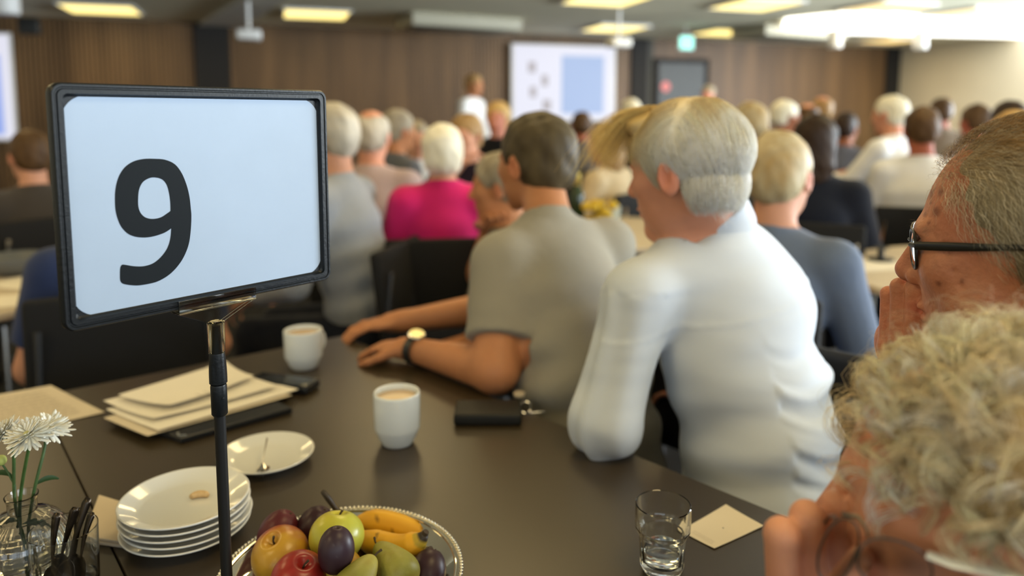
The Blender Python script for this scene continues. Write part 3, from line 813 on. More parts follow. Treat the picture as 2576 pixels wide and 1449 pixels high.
CR = 'people seated in the crowd'
BG = [
 # label, px, py, depth, turn, kwargs
 ('person in dark grey t-shirt with short brown hair seated at the far left table', 75, 395, 3.35, 20, dict(hair='brown', skin='fair', shirt=('darkgrey', (62, 56, 50)), sleeve='short', s=1.0)),
 ('person in a blue denim shirt mostly hidden behind the number 9 sign', 300, 478, 2.05, 0, dict(hair='greyish', shirt=('denim', (44, 56, 92)), sleeve='short', legs=('black', (14, 14, 18)), lean=.05)),
 ('grey-haired person in light grey shirt just right of the number 9 sign', 828, 348, 2.65, 62, dict(hair='grey', skin='fair', shirt=('lightgrey', (150, 154, 160)), legs=('navy', (20, 24, 36)), big=1.08, lean=.10)),
 ('balding person with orange-toned scalp in a pale lilac shirt', 936, 345, 3.30, -15, dict(hair='grey', style='bald', skin='ruddy', shirt=('lilac', (172, 152, 150)), sleeve='short', big=1.2, lean=.02)),
 ('person with glasses and grey hair between the lilac shirt and the white-haired person', 1003, 330, 4.3, -60, dict(hair='greyish', skin='tan', shirt=('pewter', (96, 98, 104)))),
 ('white-haired person in bright pink top seated on a black chair', 1112, 384, 2.85, 4, dict(hair='white', style='bob', skin='fair', shirt=('pink', (205, 34, 104)), sleeve='short', legs=('khaki', (66, 56, 42)), lean=.02, s=.86, big=.86)),
 ('brown-haired person leaning forward behind the pink top, hand raised', 1172, 345, 3.9, 150, dict(hair='sandy', skin='fair', shirt=('darkplum', (34, 24, 38)), sleeve='short', reach='chin')),
 ('person in white shirt seated behind the lilac shirt', 1050, 350, 5.0, 190, dict(hair='greyish', skin='fair', shirt=('white', (226, 226, 226)))),
 ('standing speaker in white shirt in front of the slatted wall', 1192, 214, 8.2, -120, dict(hair='sandy', skin='tan', shirt=('white', (226, 226, 226)), stand=True, legs=('charcoal', (40, 38, 38)))),
 ('blond person with pink face turned to the camera left of the central screen', 1252, 300, 5.4, 172, dict(hair='blond', style='bob', skin='pink', shirt=('black', (16, 15, 17)), legs=('black', (14, 14, 18)))),
 ('person seated below the central screen with a brown head and grey top', 1462, 318, 6.2, 10, dict(hair='brown', skin='red', shirt=('greytop', (92, 92, 98)))),
 ('light brown haired person with a cream scarf between the two men at the table', 1522, 362, 4.4, 60, dict(hair='sandy', style='long', skin='fair', shirt=('cream', (206, 186, 150)))),
 ('white-haired person seen over the head of the man in the white shirt', 1586, 285, 6.4, 20, dict(hair='white', skin='ruddy', shirt=('umber', (60, 48, 38)))),
 ('person whose pinkish face shows beside the dark door', 1781, 240, 9.3, 165, dict(hair='greyish', skin='pink', shirt=('charcoal', (40, 40, 42)), stand=True)),
 ('grey-haired person in dark grey jacket behind the man in the white shirt', 1882, 318, 3.9, 50, dict(hair='greyblond', skin='ruddy', shirt=('slate', (62, 64, 64)))),
 ('pale blond person behind the grey-haired person in dark jacket', 1976, 296, 5.4, -60, dict(hair='white', skin='brown', shirt=('greyblue', (96, 100, 116)))),
 ('balding person with orange scalp seated left of the dark-haired one', 2030, 300, 5.6, 10, dict(hair='brown', style='bald', skin='ruddy', shirt=('brownish', (84, 54, 36)))),
 ('tallest orange balding head near the right end of the slatted wall', 2066, 280, 6.0, 20, dict(hair='sandy', style='bald', skin='ruddy', shirt=('umber', (60, 48, 38)))),
 ('dark-haired person with long hair in a navy jacket', 2052, 362, 3.25, -5, dict(hair='dark', style='long', skin='tan', shirt=('navy', (18, 22, 38)), legs=('black', (14, 14, 18)), big=1.05, s=1.02)),
 ('person in a grey-blue sleeve beside the dark long-haired person', 2128, 325, 5.5, -20, dict(hair='dark', skin='brown', shirt=('greyblue', (96, 100, 116)), legs=('black', (14, 14, 18)))),
 ('white-haired person in white shirt leaning on a table by the cream wall', 2238, 290, 4.7, 62, dict(hair='white', skin='ruddy', shirt=('white', (226, 226, 226)), lean=.2, reach='fwd')),
 ('broad person in white shirt with reddish brown hair, back to the camera', 2318, 330, 3.75, 12, dict(hair='brown', skin='red', shirt=('white', (226, 226, 226)), big=1.15, lean=.02, legs=('black', (14, 14, 18)))),
 ('tall narrow-headed person behind the broad white shirt', 2366, 285, 6.0, 20, dict(hair='brown', skin='red', shirt=('taupe', (120, 106, 92)))),
 ('brown-haired person before the cream wall left of the cap-haired one', 2452, 308, 5.1, 40, dict(hair='brown', skin='red', shirt=('taupe', (120, 106, 92)))),
 ('person with dark cap-like hair near the right edge', 2535, 312, 4.0, 30, dict(hair='dark', skin='tan', shirt=('greytop', (92, 92, 98)))),
 ('blond person directly behind the bald man in glasses', 2548, 352, 3.3, 10, dict(hair='blond', style='bob', skin='fair', shirt=('sand', (170, 150, 120)))),
 ('person with short grey-blond hair in blue-grey shirt, right of the man in white', 1962, 448, 2.10, -22, dict(hair='greyblond', style='short', skin='fair', shirt=('bluegrey', (104, 116, 138)), lean=.10, s=1.06, big=1.03)),
 ('person resting chin on fist, hidden behind the man in the grey t-shirt', 1262, 470, 2.5, 75, dict(hair='greyish', skin='tan', shirt=('olive', (96, 84, 62)), sleeve='short', reach='chin')),
]
for i, (lab, px, py, d, tn, kw) in enumerate(BG):
    H = P(px, py, d); L = turn(px, tn); kw = dict(kw)
    close = d < 2.6
    e, ps, M = person(lab, H, (L[0], L[1], -.1), (L[0], L[1]), res=.013 if close else .017, hres=.006 if close else .008, **kw)
    if not kw.get('stand'):
        F = ps['F']; c = ps['pel'][:2]+F[:2]*.08
        chair(c[0], c[1], F, 'black chair under the '+lab.replace('person', 'one', 1)[:60].rsplit(' ', 1)[0] if False else 'black chair of the '+' '.join(lab.split()[:11]))
# ---------------------------------------------------------------- the four people at the front table
def local_w(H, M, s): return lambda x, y, z: H+s*(np.array([x, y, z]) @ M)
EC, ER = np.array([0, -.013, .034]), np.array([.0785, .1010, .0870])
def comb(H, M, s, n, keep, flow, length, segs, colf, radius, name, material, parent, lift=.02, wave=0., seed=3, sc=1.0, liftend=.0, EC=EC, ER=ER, zfree=-.045):
    r = np.random.default_rng(seed); rad = ER*sc
    u = r.normal(size=(n*3, 3)); u /= np.linalg.norm(u, axis=1, keepdims=True); p = EC+u*rad
    p = p[keep(p, r)][:n]; n = len(p); L = length(p, r)
    path = [p]; ph = r.random((n, 1))*6.28; clump = wav(p, seed, 70)[:, None]
    d0 = flow(p, r)
    for k in range(1, segs):
        d = flow(path[-1], None)*.75+d0*.25
        d = d+r.normal(size=(n, 3))*.06
        if wave: d = d+wave*np.sin(ph+k*1.1+clump*2)*np.cross(d, path[-1]-EC)/.1
        q = path[-1]+d/np.maximum(np.linalg.norm(d, axis=1, keepdims=True), 1e-9)*(L[:, None]/(segs-1))
        w = (q-EC)/rad; R_ = np.linalg.norm(w, axis=1, keepdims=True); t = k/(segs-1)
        tgt = 1+(lift*math.sin(math.pi*min(1, t*1.2)*.6)+liftend*t*t)*(.55+.7*r.random((n, 1)))+.02*clump*t
        free = (path[-1][:, 2:3] < zfree)
        q = np.where(free, q, EC+w/R_*tgt*rad)
        path.append(q)
    Pth = np.stack(path, 1)@M*s+H
    return strands(Pth, radius*(.7+.6*r.random(n)), name, material, parent, colf(p, r))

# ---- person in the white shirt ------------------------------------------------
H = P(1727, 432, 1.30); fw = nrm([-.74, .67, -.16])
pel = np.array([.452, 1.235, .55]); waist = np.array([.445, 1.27, .74]); chest = np.array([.418, 1.325, .925]); top = np.array([.376, 1.335, 1.045])
F = nrm([-.50, .86, 0]); R = np.cross(F, ZZ); N_ = np.array([.372, 1.332, 1.120])
SL = np.array([.224, 1.250, 1.008]); SR = np.array([.492, 1.400, .985])
EL = np.array([.158, 1.205, .800]); WL = np.array([.225, 1.400, .905])
ERr = np.array([.495, 1.50, .78]); WRr = np.array([.42, 1.62, .68])
def folds_white(V, Q):
    N = vnormals(V, Q); x, y, z = V.T
    d = np.zeros(len(V))
    side = (V-pel) @ np.cross(F, ZZ)
    back = np.clip(((V-chest) @ -F)/.06, 0, 1)
    low = np.clip((.97-z)/.12, 0, 1)*((V-WL) @ R > .07)
    warp = .9*np.sin(side*14+.6)+.5*np.sin(side*31+z*9)+wav(V, 4, 14)*.9
    d += low*.0034*np.sin(z*88+warp*1.5)**3*(.55+.45*wav(V, 8, 9))
    d += low*.0022*np.sin(z*145+warp*2.6+1)
    d += .0050*wav(V, 12, 24)
    arm = np.clip(1-np.linalg.norm(np.cross(V-SL, nrm(EL-SL)), axis=1)/.10, 0, 1)*(z < 1.02)
    tt = (V-SL) @ nrm(EL-SL)
    d += arm*.0060*np.sin((y*1.0-x*.6)*120+tt*10+wav(V, 3, 20))
    # yoke seam across the upper back
    seam = np.exp(-((z-(.985+.16*side))/.0035)**2)*(z > .9)*((V-top) @ -F > 0.0)
    d += .0018*seam
    return V+N*d[:, None]
pose = dict(N=N_, Sc=top, pel=pel, spine=np.array([pel, waist, chest, top]), rad=[(.150, .142), (.150, .135), (.176, .120), (.128, .085)],
            Rs=[nrm(R+.15*F), R, R, R], SL=SL, SR=SR, EL=EL, WL=WL, DL=nrm([.45, .6, .5]), PL=-F, ER=ERr, WR=WRr, DR=nrm([-.3, .9, -.2]),
            HL=pel-R*.09, HR=pel+R*.09, KL=pel-R*.10+nrm([.25, .95, 0])*.40+ZZ*-.03, KR=pel+R*.16+nrm([.4, .9, 0])*.36+ZZ*-.03,
            ar=(.047, .046, .031), clres=.0062, handres=.006)
pose['AL'] = np.array([*(pose['KL']+F*.03)[:2], .09]); pose['AR'] = np.array([*(pose['KR']+F*.03)[:2], .09])
M_WHITESHIRT = mat('white_cotton', (.60, .655, .73, 1), .85, spec=.2, var=.02, bump=.010, bscale=6, bdetail=1.2, stretch=(1, 1, 2.4), sheen=.1)
ew, psw, Mw = person('white-haired man in a white shirt leaning one elbow on the dark table', H, fw, F, skin='ruddy', hair=None, shirt=M_WHITESHIRT,
                     legs=('navyjeans', (20, 28, 48)), pose=pose, res=.011, hres=.0032, fatmod=folds_white, s=1.02)
s_ = 1.02; w = local_w(H, Mw, s_)
# collar, a band around the neck
cb = Body(); nk = nrm(H-N_-Mw[1]*.02)
cb.cone(N_-nk*.005, N_+nk*.052, .072, .0660, .006); cb.cone(N_-nk*.04, N_+nk*.09, .0645, .0585, .003, sub=True)
cb.cut(N_+nk*.048, nk, .1); cb.cut(N_-nk*.012, -nk, .1)
V, Q = cb.mesh(.0035, smooth=1); mesh_obj('collar', V, Q, M_WHITESHIRT, ew)
# hair: cap plus combed strands, swept forward over the forehead
hs = Body()
hs.ell(w(0, -.016, .040), np.array([.085, .108, .093])*s_, Mw, .02); hs.ell(w(0, -.036, -.024), np.array([.064, .058, .060])*s_, Mw, .03)
hs.ell(w(0, .062, .094), np.array([.062, .050, .030])*s_, Mw, .02)
hs.ell(w(0, .128, -.048), np.array([.20, .102, .112])*s_, Mw, .010, sub=True)
for q in (-1, 1): hs.ell(w(q*.09, .004, -.024), np.array([.03, .026, .036])*s_, Mw, .006, sub=True)
V, Q = hs.mesh(.0045, smooth=1); N = vnormals(V, Q); V = V-N*.0065+N*(.0016*wav(V, 5, 120))[:, None]
LV = ((V-H) @ Mw.T)/s_
gold = np.array(srgb(210, 180, 118)[:3]); silver = np.array(srgb(230, 226, 212)[:3]); shade = np.array(srgb(128, 108, 76)[:3])
def white_cols(p, r=None):
    g = np.clip((p[:, 2]-.055)/.06+.8*(p[:, 1]-.02)/.10, 0, 1)[:, None]; n = wav(p, 21, 75)[:, None]
    c = silver*(1-g)+gold*g; st = wav(p*np.array([1, 1, .22]), 23, 150)[:, None]+.6*n; c = c*(1+.13*np.clip(st, -1, 1))-np.clip(-st-.35, 0, 1)*np.array([.10, .13, .18])*.9
    if r is not None: c = c*(1.0+.65*r.random((len(p), 1)))
    return np.clip(c, 0, .97)
mesh_obj('hair', V, Q, M_HAIR, ew, np.clip(white_cols(LV)*1.1, 0, .95))
def keep_w(p, r):
    face = (p[:, 1] > .052-.30*np.clip(.06-p[:, 2], 0, 1)) & (p[:, 2] < .075); low = p[:, 2] < -.012-.75*np.clip(.0-p[:, 1], 0, .1)
    ear = (np.abs(p[:, 0]) > .05) & (np.abs(p[:, 1]+.0) < .022) & (p[:, 2] < .012)
    return ~(face | low | ear)
def flow_w(p, r):
    top = np.clip((p[:, 2:3]-.05)/.05, 0, 1); v = np.where(p[:, 1:2] > -.03, 1.0, -.6)
    return np.concatenate([-.25*np.sign(p[:, :1])*0-.45*top, top*(1.1*v)+(1-top)*-.35, -.25-(1-top)*1.0], 1)
comb(H, Mw, s_, 11000, keep_w, flow_w, lambda p, r: .020+.034*np.clip((p[:, 2]-.03)/.08, 0, 1)+.036*r.random(len(p)), 7, white_cols, .00034, 'hair_strand', M_HAIR, ew, lift=.050, sc=1.05)
comb(H, Mw, s_, 5000, lambda p, r: (p[:, 1] < -.030-.25*np.clip(-p[:, 2]-.04, 0, 1)) & (p[:, 2] < .045) & (p[:, 2] > -.066), lambda p, r: np.tile([[0, .12, -1.0]], (len(p), 1)), lambda p, r: (.016+.034*r.random(len(p)))*np.clip((p[:, 2]+.095)/.06, .35, 1), 6, white_cols, .00034, 'nape_hair', M_HAIR, ew,
     lift=.05, sc=1.0, EC=np.array([0, -.040, -.024]), ER=np.array([.070, .064, .066]), zfree=-.3, seed=9)
# fringe blown forward over the brow
rr = np.random.default_rng(5); n = 900; a = np.stack([-.045+.085*rr.random(n), .030+.045*rr.random(n), .112+.010*rr.random(n)], 1)
t = np.linspace(0, 1, 9)[None, :, None]; L = (.060+.045*rr.random(n))[:, None, None]
dirn = np.stack([-.22+.25*rr.normal(size=n), np.full(n, 1.0), .10+.10*rr.normal(size=n)], 1)[:, None, :]
pth = a[:, None, :]+dirn*L*t+np.array([0, 0, -1.])*(.75+.35*rr.random(n))[:, None, None]*L*t**2.1+np.array([-1., 0, 0])*.2*L*t**2
strands(pth @ Mw*s_+H, .00042*(.7+.6*rr.random(n)), 'hair_fringe', M_HAIR, ew, white_cols(a, rr)*np.array([1.0, 1.0, .96]))
chair(.50, 1.19, nrm([-.69, -.72, 0]), 'black chair under the man in the white shirt')

# ---- person in the grey t-shirt ------------------------------------------------
H = P(1347, 412, 1.80); fw = nrm([-.66, .74, -.06]); F = nrm([-.68, .73, 0]); R = np.cross(F, ZZ)
pel = np.array([.185, 1.50, .55]); waist = np.array([.155, 1.55, .74]); chest = np.array([.115, 1.63, .90]); top = np.array([.100, 1.685, 1.005])
SL = np.array([-.022, 1.595, .990]); SR = np.array([.235, 1.795, .995]); EL = np.array([-.035, 1.475, .795]); WL = np.array([-.225, 1.635, .785])
ERr = np.array([-.04, 1.95, .80]); WRr = np.array([-.285, 1.868, .786])
def folds_grey(V, Q):
    N = vnormals(V, Q); d = .005*wav(V, 2, 20)+.003*np.sin(V[:, 2]*70+3*wav(V, 6, 9))*np.clip((.95-V[:, 2])/.1, 0, 1)
    return V+N*d[:, None]
pose = dict(N=np.array([.085, 1.715, 1.065]), Sc=top, pel=pel, spine=np.array([pel, waist, chest, top]), rad=[(.165, .140), (.160, .150), (.175, .130), (.120, .080)], Rs=[R]*4,
            SL=SL, SR=SR, EL=EL, WL=WL, DL=nrm([-.88, .46, -.06]), PL=-ZZ, ER=ERr, WR=WRr, DR=nrm([-.9, -.30, -.04]), PR=-ZZ, curlL=.50, curlR=.42,
            HL=pel-R*.09, HR=pel+R*.09, KL=pel-R*.06+nrm([-.1, 1, 0])*.40-ZZ*.03, KR=pel+R*.14+nrm([.1, 1, 0])*.38-ZZ*.03, ar=(.056, .048, .030), clres=.009, handres=.0045)
pose['AL'] = np.array([*(pose['KL']+F*.02)[:2], .09]); pose['AR'] = np.array([*(pose['KR']+F*.02)[:2], .09])
eg, psg, Mg = person('dark-haired man in a grey-beige t-shirt resting both forearms on the table corner', H, fw, F, skin='tan', hair='darkgrey', shirt=('greybeige', (150, 145, 132)),
                     sleeve='short', legs=('blackjeans', (16, 16, 18)), pose=pose, res=.011, hres=.0045, fatmod=folds_grey, s=1.0)
chair(.24, 1.52, nrm([-.69, -.72, 0]), 'black chair under the man in the grey-beige t-shirt')
# wristwatch
ax = nrm(WL-EL); up = nrm(ZZ-ax*(ZZ @ ax)); sd = np.cross(ax, up)
c = WL-ax*.012+up*.002
ewt = empty('wristwatch', c, 'wristwatch with pale shiny dial and black strap on the wrist of the grey t-shirt man', 'wristwatch')
b = MB(); th = np.linspace(0, 2*math.pi, 40, endpoint=False); pr = []
ring = [c+(up*math.cos(t)*.0315+sd*math.sin(t)*.034) for t in th]; v = []
for i, q in enumerate(ring):
    o_ = nrm(q-c)
    for (a, r_) in ((-.010, 0), (.010, 0), (.010, .003), (-.010, .003)): v.append(q+ax*a+o_*r_)
f = [(i*4+j, i*4+(j+1) % 4, ((i+1) % 40)*4+(j+1) % 4, ((i+1) % 40)*4+j) for i in range(40) for j in range(4)]
b.add(v, f); b.build('strap', M_BLACK_PL, ewt)
R3 = np.array([ax, sd*-1, up]) if np.linalg.det(np.array([ax, sd*-1, up])) > 0 else np.array([ax, sd, up])
tl = nrm(up*.93-R*.0+sd*-.0+np.array([.2, -.35, .2])); A_ = nrm(ax-tl*(ax @ tl)); R3 = np.array([A_, np.cross(tl, A_), tl])
b = MB(); b.lathe([(0, 0), (.018, 0), (.0195, .002), (.0195, .006), (.017, .0085), (0, .0085)], 36, c+up*.031, R3); cs = b.build('watch_case', M_CHROME, ewt)
b = MB(); b.lathe([(0, 0), (.0165, 0), (.0165, .0015), (0, .0015)], 36, c+up*.031+tl*.008, R3); b.build('dial', mat('watch_dial', (.80, .72, .42, 1), .12, metal=.6), cs)

# ---- eyeglasses ------------------------------------------------------------------
M_LENS = mat('lens_glass', (.96, .98, .96, 1), .02, trans=1, ior=1.12)
M_TIP = mat('clear_tip', (.55, .52, .46, 1), .15, trans=.6)
def rim_loop(c, X, Z, a, b_, n=40, pw=2.6):
    th = np.linspace(0, 2*math.pi, n, endpoint=False)
    return np.array([c+X*a*math.copysign(abs(math.cos(t))**(2/pw), math.cos(t))+Z*b_*math.copysign(abs(math.sin(t))**(2/pw), math.sin(t)) for t in th])
def closed_tube(b, pts, r, n=8):
    pts = np.asarray(pts); m = len(pts); t = np.roll(pts, -1, 0)-np.roll(pts, 1, 0); t /= np.linalg.norm(t, axis=1, keepdims=True); c = pts.mean(0); v = []
    for i in range(m):
        a = pts[i]-c; a = nrm(a-t[i]*(a @ t[i])); bb = np.cross(t[i], a)
        for j in range(n): q = 2*math.pi*j/n; v.append(pts[i]+r*(a*math.cos(q)+bb*math.sin(q)))
    f = [(i*n+j, i*n+(j+1) % n, ((i+1) % m)*n+(j+1) % n, ((i+1) % m)*n+j) for i in range(m) for j in range(n)]
    b.add(v, f)
def lens_disc(b, loop, nrml, bulge=.0025, th=.0016):
    c = loop.mean(0); m = len(loop); v = []; f = []
    for sgn in (0, 1):
        for k, q in enumerate((1.0, .66, .33)): v += list(c+(loop-c)*q+nrml*(bulge*(1-q*q)-th*sgn))
        v.append(c+nrml*(bulge-th*sgn))
    o2 = 3*m+1
    for k in range(2):
        for j in range(m):
            f.append((k*m+j, k*m+(j+1) % m, (k+1)*m+(j+1) % m, (k+1)*m+j)); f.append((o2+k*m+j, o2+(k+1)*m+j, o2+(k+1)*m+(j+1) % m, o2+k*m+(j+1) % m))
    for j in range(m):
        f.append((2*m+j, 2*m+(j+1) % m, 3*m)); f.append((o2+2*m+(j+1) % m, o2+2*m+j, o2+3*m)); f.append((j, o2+j, o2+(j+1) % m, (j+1) % m))
    b.add(v, f)
def glasses(label, H, M, s, front_y, z0, hw, hh, rimr, m_frame, yaw=0., arm_end=(-.015, .004), cx=.033, pitch=0.):
    w = local_w(H, M, s); e = empty('eyeglasses', w(0, front_y, z0), label, 'eyeglasses')
    X = nrm(M[0]*math.cos(yaw)+M[1]*math.sin(yaw)); Z = nrm(M[2]*math.cos(pitch)+M[1]*math.sin(pitch)); Yn = np.cross(Z, X)
    c0 = w(0, front_y, z0); b = MB(); loops = []
    for q in (-1, 1):
        Xq = nrm(X+q*-.12*M[1]); lp = rim_loop(c0+X*q*cx*s-M[1]*.002, Xq, Z, hw*s, hh*s); loops.append((lp, np.cross(Z, Xq))); closed_tube(b, lp, rimr)
    b.tube([c0-X*.008*s+Z*.004, c0+Yn*.003+Z*.006, c0+X*.008*s+Z*.004], rimr*1.1)
    for q in (-1, 1): b.tube([c0+X*q*(cx+hw-.003)*s+Z*hh*.35*s, c0+X*q*(cx+hw+.006)*s+Z*hh*.35*s-M[1]*.006], rimr*1.6)
    b.build('front_frame', m_frame, e)
    for (lp, nn) in loops: b = MB(); lens_disc(b, lp, nn); b.build('lens', M_LENS, e)
    for q in (-1, 1):
        st = c0+X*q*(cx+hw+.006)*s+Z*hh*.35*s-M[1]*.004; en = w(q*.081, arm_end[0], arm_end[1]); mid = st*.45+en*.55+M[0]*q*.004
        b = MB(); b.tube([st, st*.7+en*.3+M[0]*q*.003, mid, en*.8+mid*.2], [.0042, .0044, .0036, .0026], 10, flat=.32, upv=np.cross(M[2], nrm(en-st)))
        ta = b.build('temple_arm', m_frame, e)
        b = MB(); b.tube([en*.8+mid*.2, en, en-M[1]*.016-M[2]*.012, en-M[1]*.024-M[2]*.030], [.0026, .0024, .0022, .0018], 8); b.build('temple_tip', M_TIP, ta)
    return e

# ---- bald man in glasses at the right edge ------------------------------------------
s_ = 1.08; H = P(2612, 628, .70); v_, r_ = vdir(2612); aa = math.radians(14)
fw = nrm(-r_*math.cos(aa)+v_*math.sin(aa)+ZZ*-.10); Mr = frame(fw); w = local_w(H, Mr, s_)
F = nrm([-.75, .25, 0]); R = np.cross(F, ZZ)
M_SKIN_OLD = mat('weathered_skin', (1, 1, 1, 1), .48, spec=.45, attr='Col', var=.14, vscale=120, bump=.0011, bscale=190, sss=.10)
N_ = w(.0, -.045, -.145); top = N_+np.array([.05, -.01, -.05])
SL = top-R*.17+ZZ*-.02; SR = top+R*.17-ZZ*.02
WR_ = P(2330, 985, .80)
pel = np.array([.90, .86, .55]); pose = dict(N=N_, Sc=top, pel=pel, spine=np.array([pel, pel*.6+top*.4+F*.0, pel*.25+top*.75, top]), Rs=[R]*4,
    SL=SL, SR=SR, EL=SL+np.array([-.07, -.02, -.22]), WL=SL+np.array([-.13, .10, -.245]), DL=nrm([-.8, .6, -.1]),
    ER=np.array([.60, .91, .80]), WR=WR_, DR=ZZ, nohandR=True, HL=pel-R*.09, HR=pel+R*.09, ar=(.055, .045, .030))
pose['EL'][2] = .80; pose['WL'][2] = .785
for sd, q in (('L', -1), ('R', 1)): pose['K'+sd] = pel+R*q*.10+F*.36-ZZ*.03; pose['A'+sd] = np.array([*pose['K'+sd][:2], .09])
def old_head():
    e = empty('person', (*pel[:2], 0), 'balding grey-haired man in black glasses holding a fist against his mouth', 'person')
    body = Body(); torso_prims(body, pose['spine'], np.array([(.15, .11), (.14, .11), (.16, .11), (.11, .07)]), [R]*4)
    head_prims(body, H, fw, s=s_, neck=N_, ears=False)
    for q in (-1, 1):
        Me = frame(nrm(Mr[1]+q*.35*Mr[0]), Mr[2]); body.ell(w(q*.079, -.030, -.008), np.array([.006, .019, .034])*s_, Me, .006); body.ell(w(q*.087, -.026, -.006), np.array([.005, .010, .018])*s_, Me, .004, sub=True); body.ell(w(q*.081, -.034, -.034), .008, None, .005)
    # jowls, brow ridge, neck cords
    body.ell(w(-.052, .030, -.050), np.array([.018, .030, .026])*s_, Mr, .015)
    for k_ in range(3): body.cone(w(-.052-.004*k_, -.020-.012*k_, -.040), w(-.046, -.018-.014*k_, -.105), .006, .009, .008)
    body.cone(w(-.055, .052, -.030), w(-.030, .072, -.075), .0022, .0022, .006, sub=True)
    for (a0, a1) in (((-.050, .066, -.006), (-.066, .045, -.014)), ((-.050, .066, -.001), (-.069, .045, .002)), ((-.049, .066, .004), (-.068, .046, .014)),
                     ((-.052, .060, -.016), (-.064, .040, -.028)), ((-.060, .030, -.045), (-.062, .012, -.062)), ((-.063, .020, -.035), (-.066, .004, -.052))):
        body.cone(w(*a0), w(*a1), .0011, .0008, .004, sub=True)
    for sd, S in (('L', SL), ('R', SR)):
        body.cone(N_-ZZ*.02, S, .04, .046, .04); body.cone(S, pose['E'+sd], .049, .045, .025); body.cone(pose['E'+sd], pose['W'+sd], .045, .029, .015)
    hand_prims(body, pose['WL'], pose['DL'], -ZZ, side=1, s=.98, curl=.3)
    # the fist: back of the hand and four folded fingers
    k1 = [P(2352, 862, .775), P(2300, 855, .785), P(2262, 862, .800), P(2232, 872, .815)]
    k2 = [P(2362, 757, .770), P(2306, 728, .785), P(2264, 722, .805), P(2236, 740, .825)]
    k3 = [P(2420, 800, .800), P(2360, 752, .815), P(2322, 748, .835), P(2294, 762, .850)]
    k4 = [P(2405, 842, .830), P(2372, 800, .845), P(2336, 796, .86), P(2310, 800, .87)]
    rd = (.0138, .0112, .0100, .0090)
    for i in range(4):
        body.cone(k1[i], k2[i], rd[i]*1.04, rd[i], .0035); body.cone(k2[i], k3[i], rd[i], rd[i]*.92, .003); body.cone(k3[i], k4[i], rd[i]*.9, rd[i]*.8, .003)
    pc = (k1[0]+k1[3])/2; body.ell(P(2300, 905, .815), (.040, .026, .045), np.array([nrm(k1[0]-k1[3]), np.cross(ZZ, nrm(k1[0]-k1[3])), ZZ]), .010)
    for i in range(4): body.cone(k1[i], P(2315, 960, .815), rd[i]*1.0, .014, .006)
    body.cone(P(2310, 940, .815), WR_, .026, .028, .012)
    body.cone(P(2390, 930, .80), P(2412, 870, .80), .0125, .0115, .006); body.cone(P(2412, 870, .80), P(2390, 815, .805), .0115, .0095, .003)
    V, Q = body.mesh(.013, [(H+fw*.0, .135, .0024), (P(2320, 820, .81), .075, .0024)])
    c = skin_cols(V, srgb(196, 130, 98)[:3], (H, Mr, s_), 3); Lc = ((V-H) @ Mr.T)/s_
    c = c*(1+.10*wav(V, 31, 150)[:, None]*np.array([.6, 1, 1]))
    c = c*(1-np.clip(wav(V, 33, 35), 0, 1)[:, None]*np.array([.03, .20, .20]))
    hand = np.linalg.norm(V-P(2320, 830, .81), axis=1) < .10; c[hand] = c[hand]*np.array([1.12, 1.18, 1.22])
    for (px, py, r_m) in ((2388, 497, .0038), (2421, 539, .0042), (2425, 489, .0032), (2382, 553, .0022), (2403, 571, .0018), (2443, 447, .0020), (2372, 512, .0016),
                          (2450, 717, .0026), (2396, 520, .0014), (2352, 470, .0015), (2340, 540, .0012), (2505, 700, .0016)):
        y = (2612-px)/2600/s_+.0*px; z = (628-py)/2600/s_
        y2 = y*math.cos(.1)-z*math.sin(.1)*-1*-1; z2 = z*math.cos(.1)+y*math.sin(.1)
        d2 = ((Lc[:, 1]-y2)**2+(Lc[:, 2]-z2)**2)/(r_m/s_*1.25)**2*(1+.35*wav(V, 40, 700))
        m = np.exp(-np.clip(d2, 0, 30)**1.6)*(Lc[:, 0] < 0); c = c*(1-m[:, None]*np.array([.50, .56, .56]))
    mesh_obj('body', V, Q, M_SKIN_OLD, e, np.clip(c, 0, 1))
    cl = Body(); torso_prims(cl, pose['spine'], np.array([(.165, .125), (.155, .125), (.175, .125), (.125, .085)]), [R]*4)
    for sd, S in (('L', SL), ('R', SR)):
        E, Wr = pose['E'+sd], pose['W'+sd]; cl.cone(N_-ZZ*.03, S, .048, .056, .05); cl.cone(S, E, .066, .057, .03); cl.cone(E, Wr, .057, .040, .015); cl.cut(Wr-nrm(Wr-E)*.05, Wr-E, .06)
    cl.cut(N_-ZZ*.005, nrm(H-N_), .09)
    V, Q = cl.mesh(.011, smooth=1); mesh_obj('shirt', V, Q, fabric('darkblue', (36, 44, 70)), e)
    tr = Body(); tr.ell(pel-ZZ*.02, (.165, .13, .09), frame(F), .03)
    for sd in 'LR': tr.cone(pose['H'+sd], pose['K'+sd], .088, .062, .03); tr.cone(pose['K'+sd], pose['A'+sd], .06, .048, .02)
    V, Q = tr.mesh(.016, smooth=1); mesh_obj('trousers', V, Q, fabric('black', (14, 14, 18)), e)
    sh = Body()
    for sd in 'LR': an = pose['A'+sd]; sh.ell(an+F*.065-ZZ*.045, (.047, .135, .044), frame(F), .02)
    V, Q = sh.mesh(.014, smooth=1); mesh_obj('shoes', V, Q, mat('shoe_leather'), e)
    # hair: receding cap and thousands of short wavy strands
    hs = Body(); hs.ell(w(0, -.020, .036), np.array([.0800, .1030, .0880])*s_, Mr, .02); hs.ell(w(0, -.048, -.015), np.array([.070, .064, .062])*s_, Mr, .03)
    hs.ell(w(0, .118, -.010), np.array([.20, .078, .120])*s_, Mr, .012, sub=True); hs.ell(w(0, .125, -.065), np.array([.20, .118, .070])*s_, Mr, .012, sub=True)
    for q in (-1, 1): hs.ell(w(q*.09, -.028, -.020), np.array([.03, .020, .034])*s_, Mr, .005, sub=True)
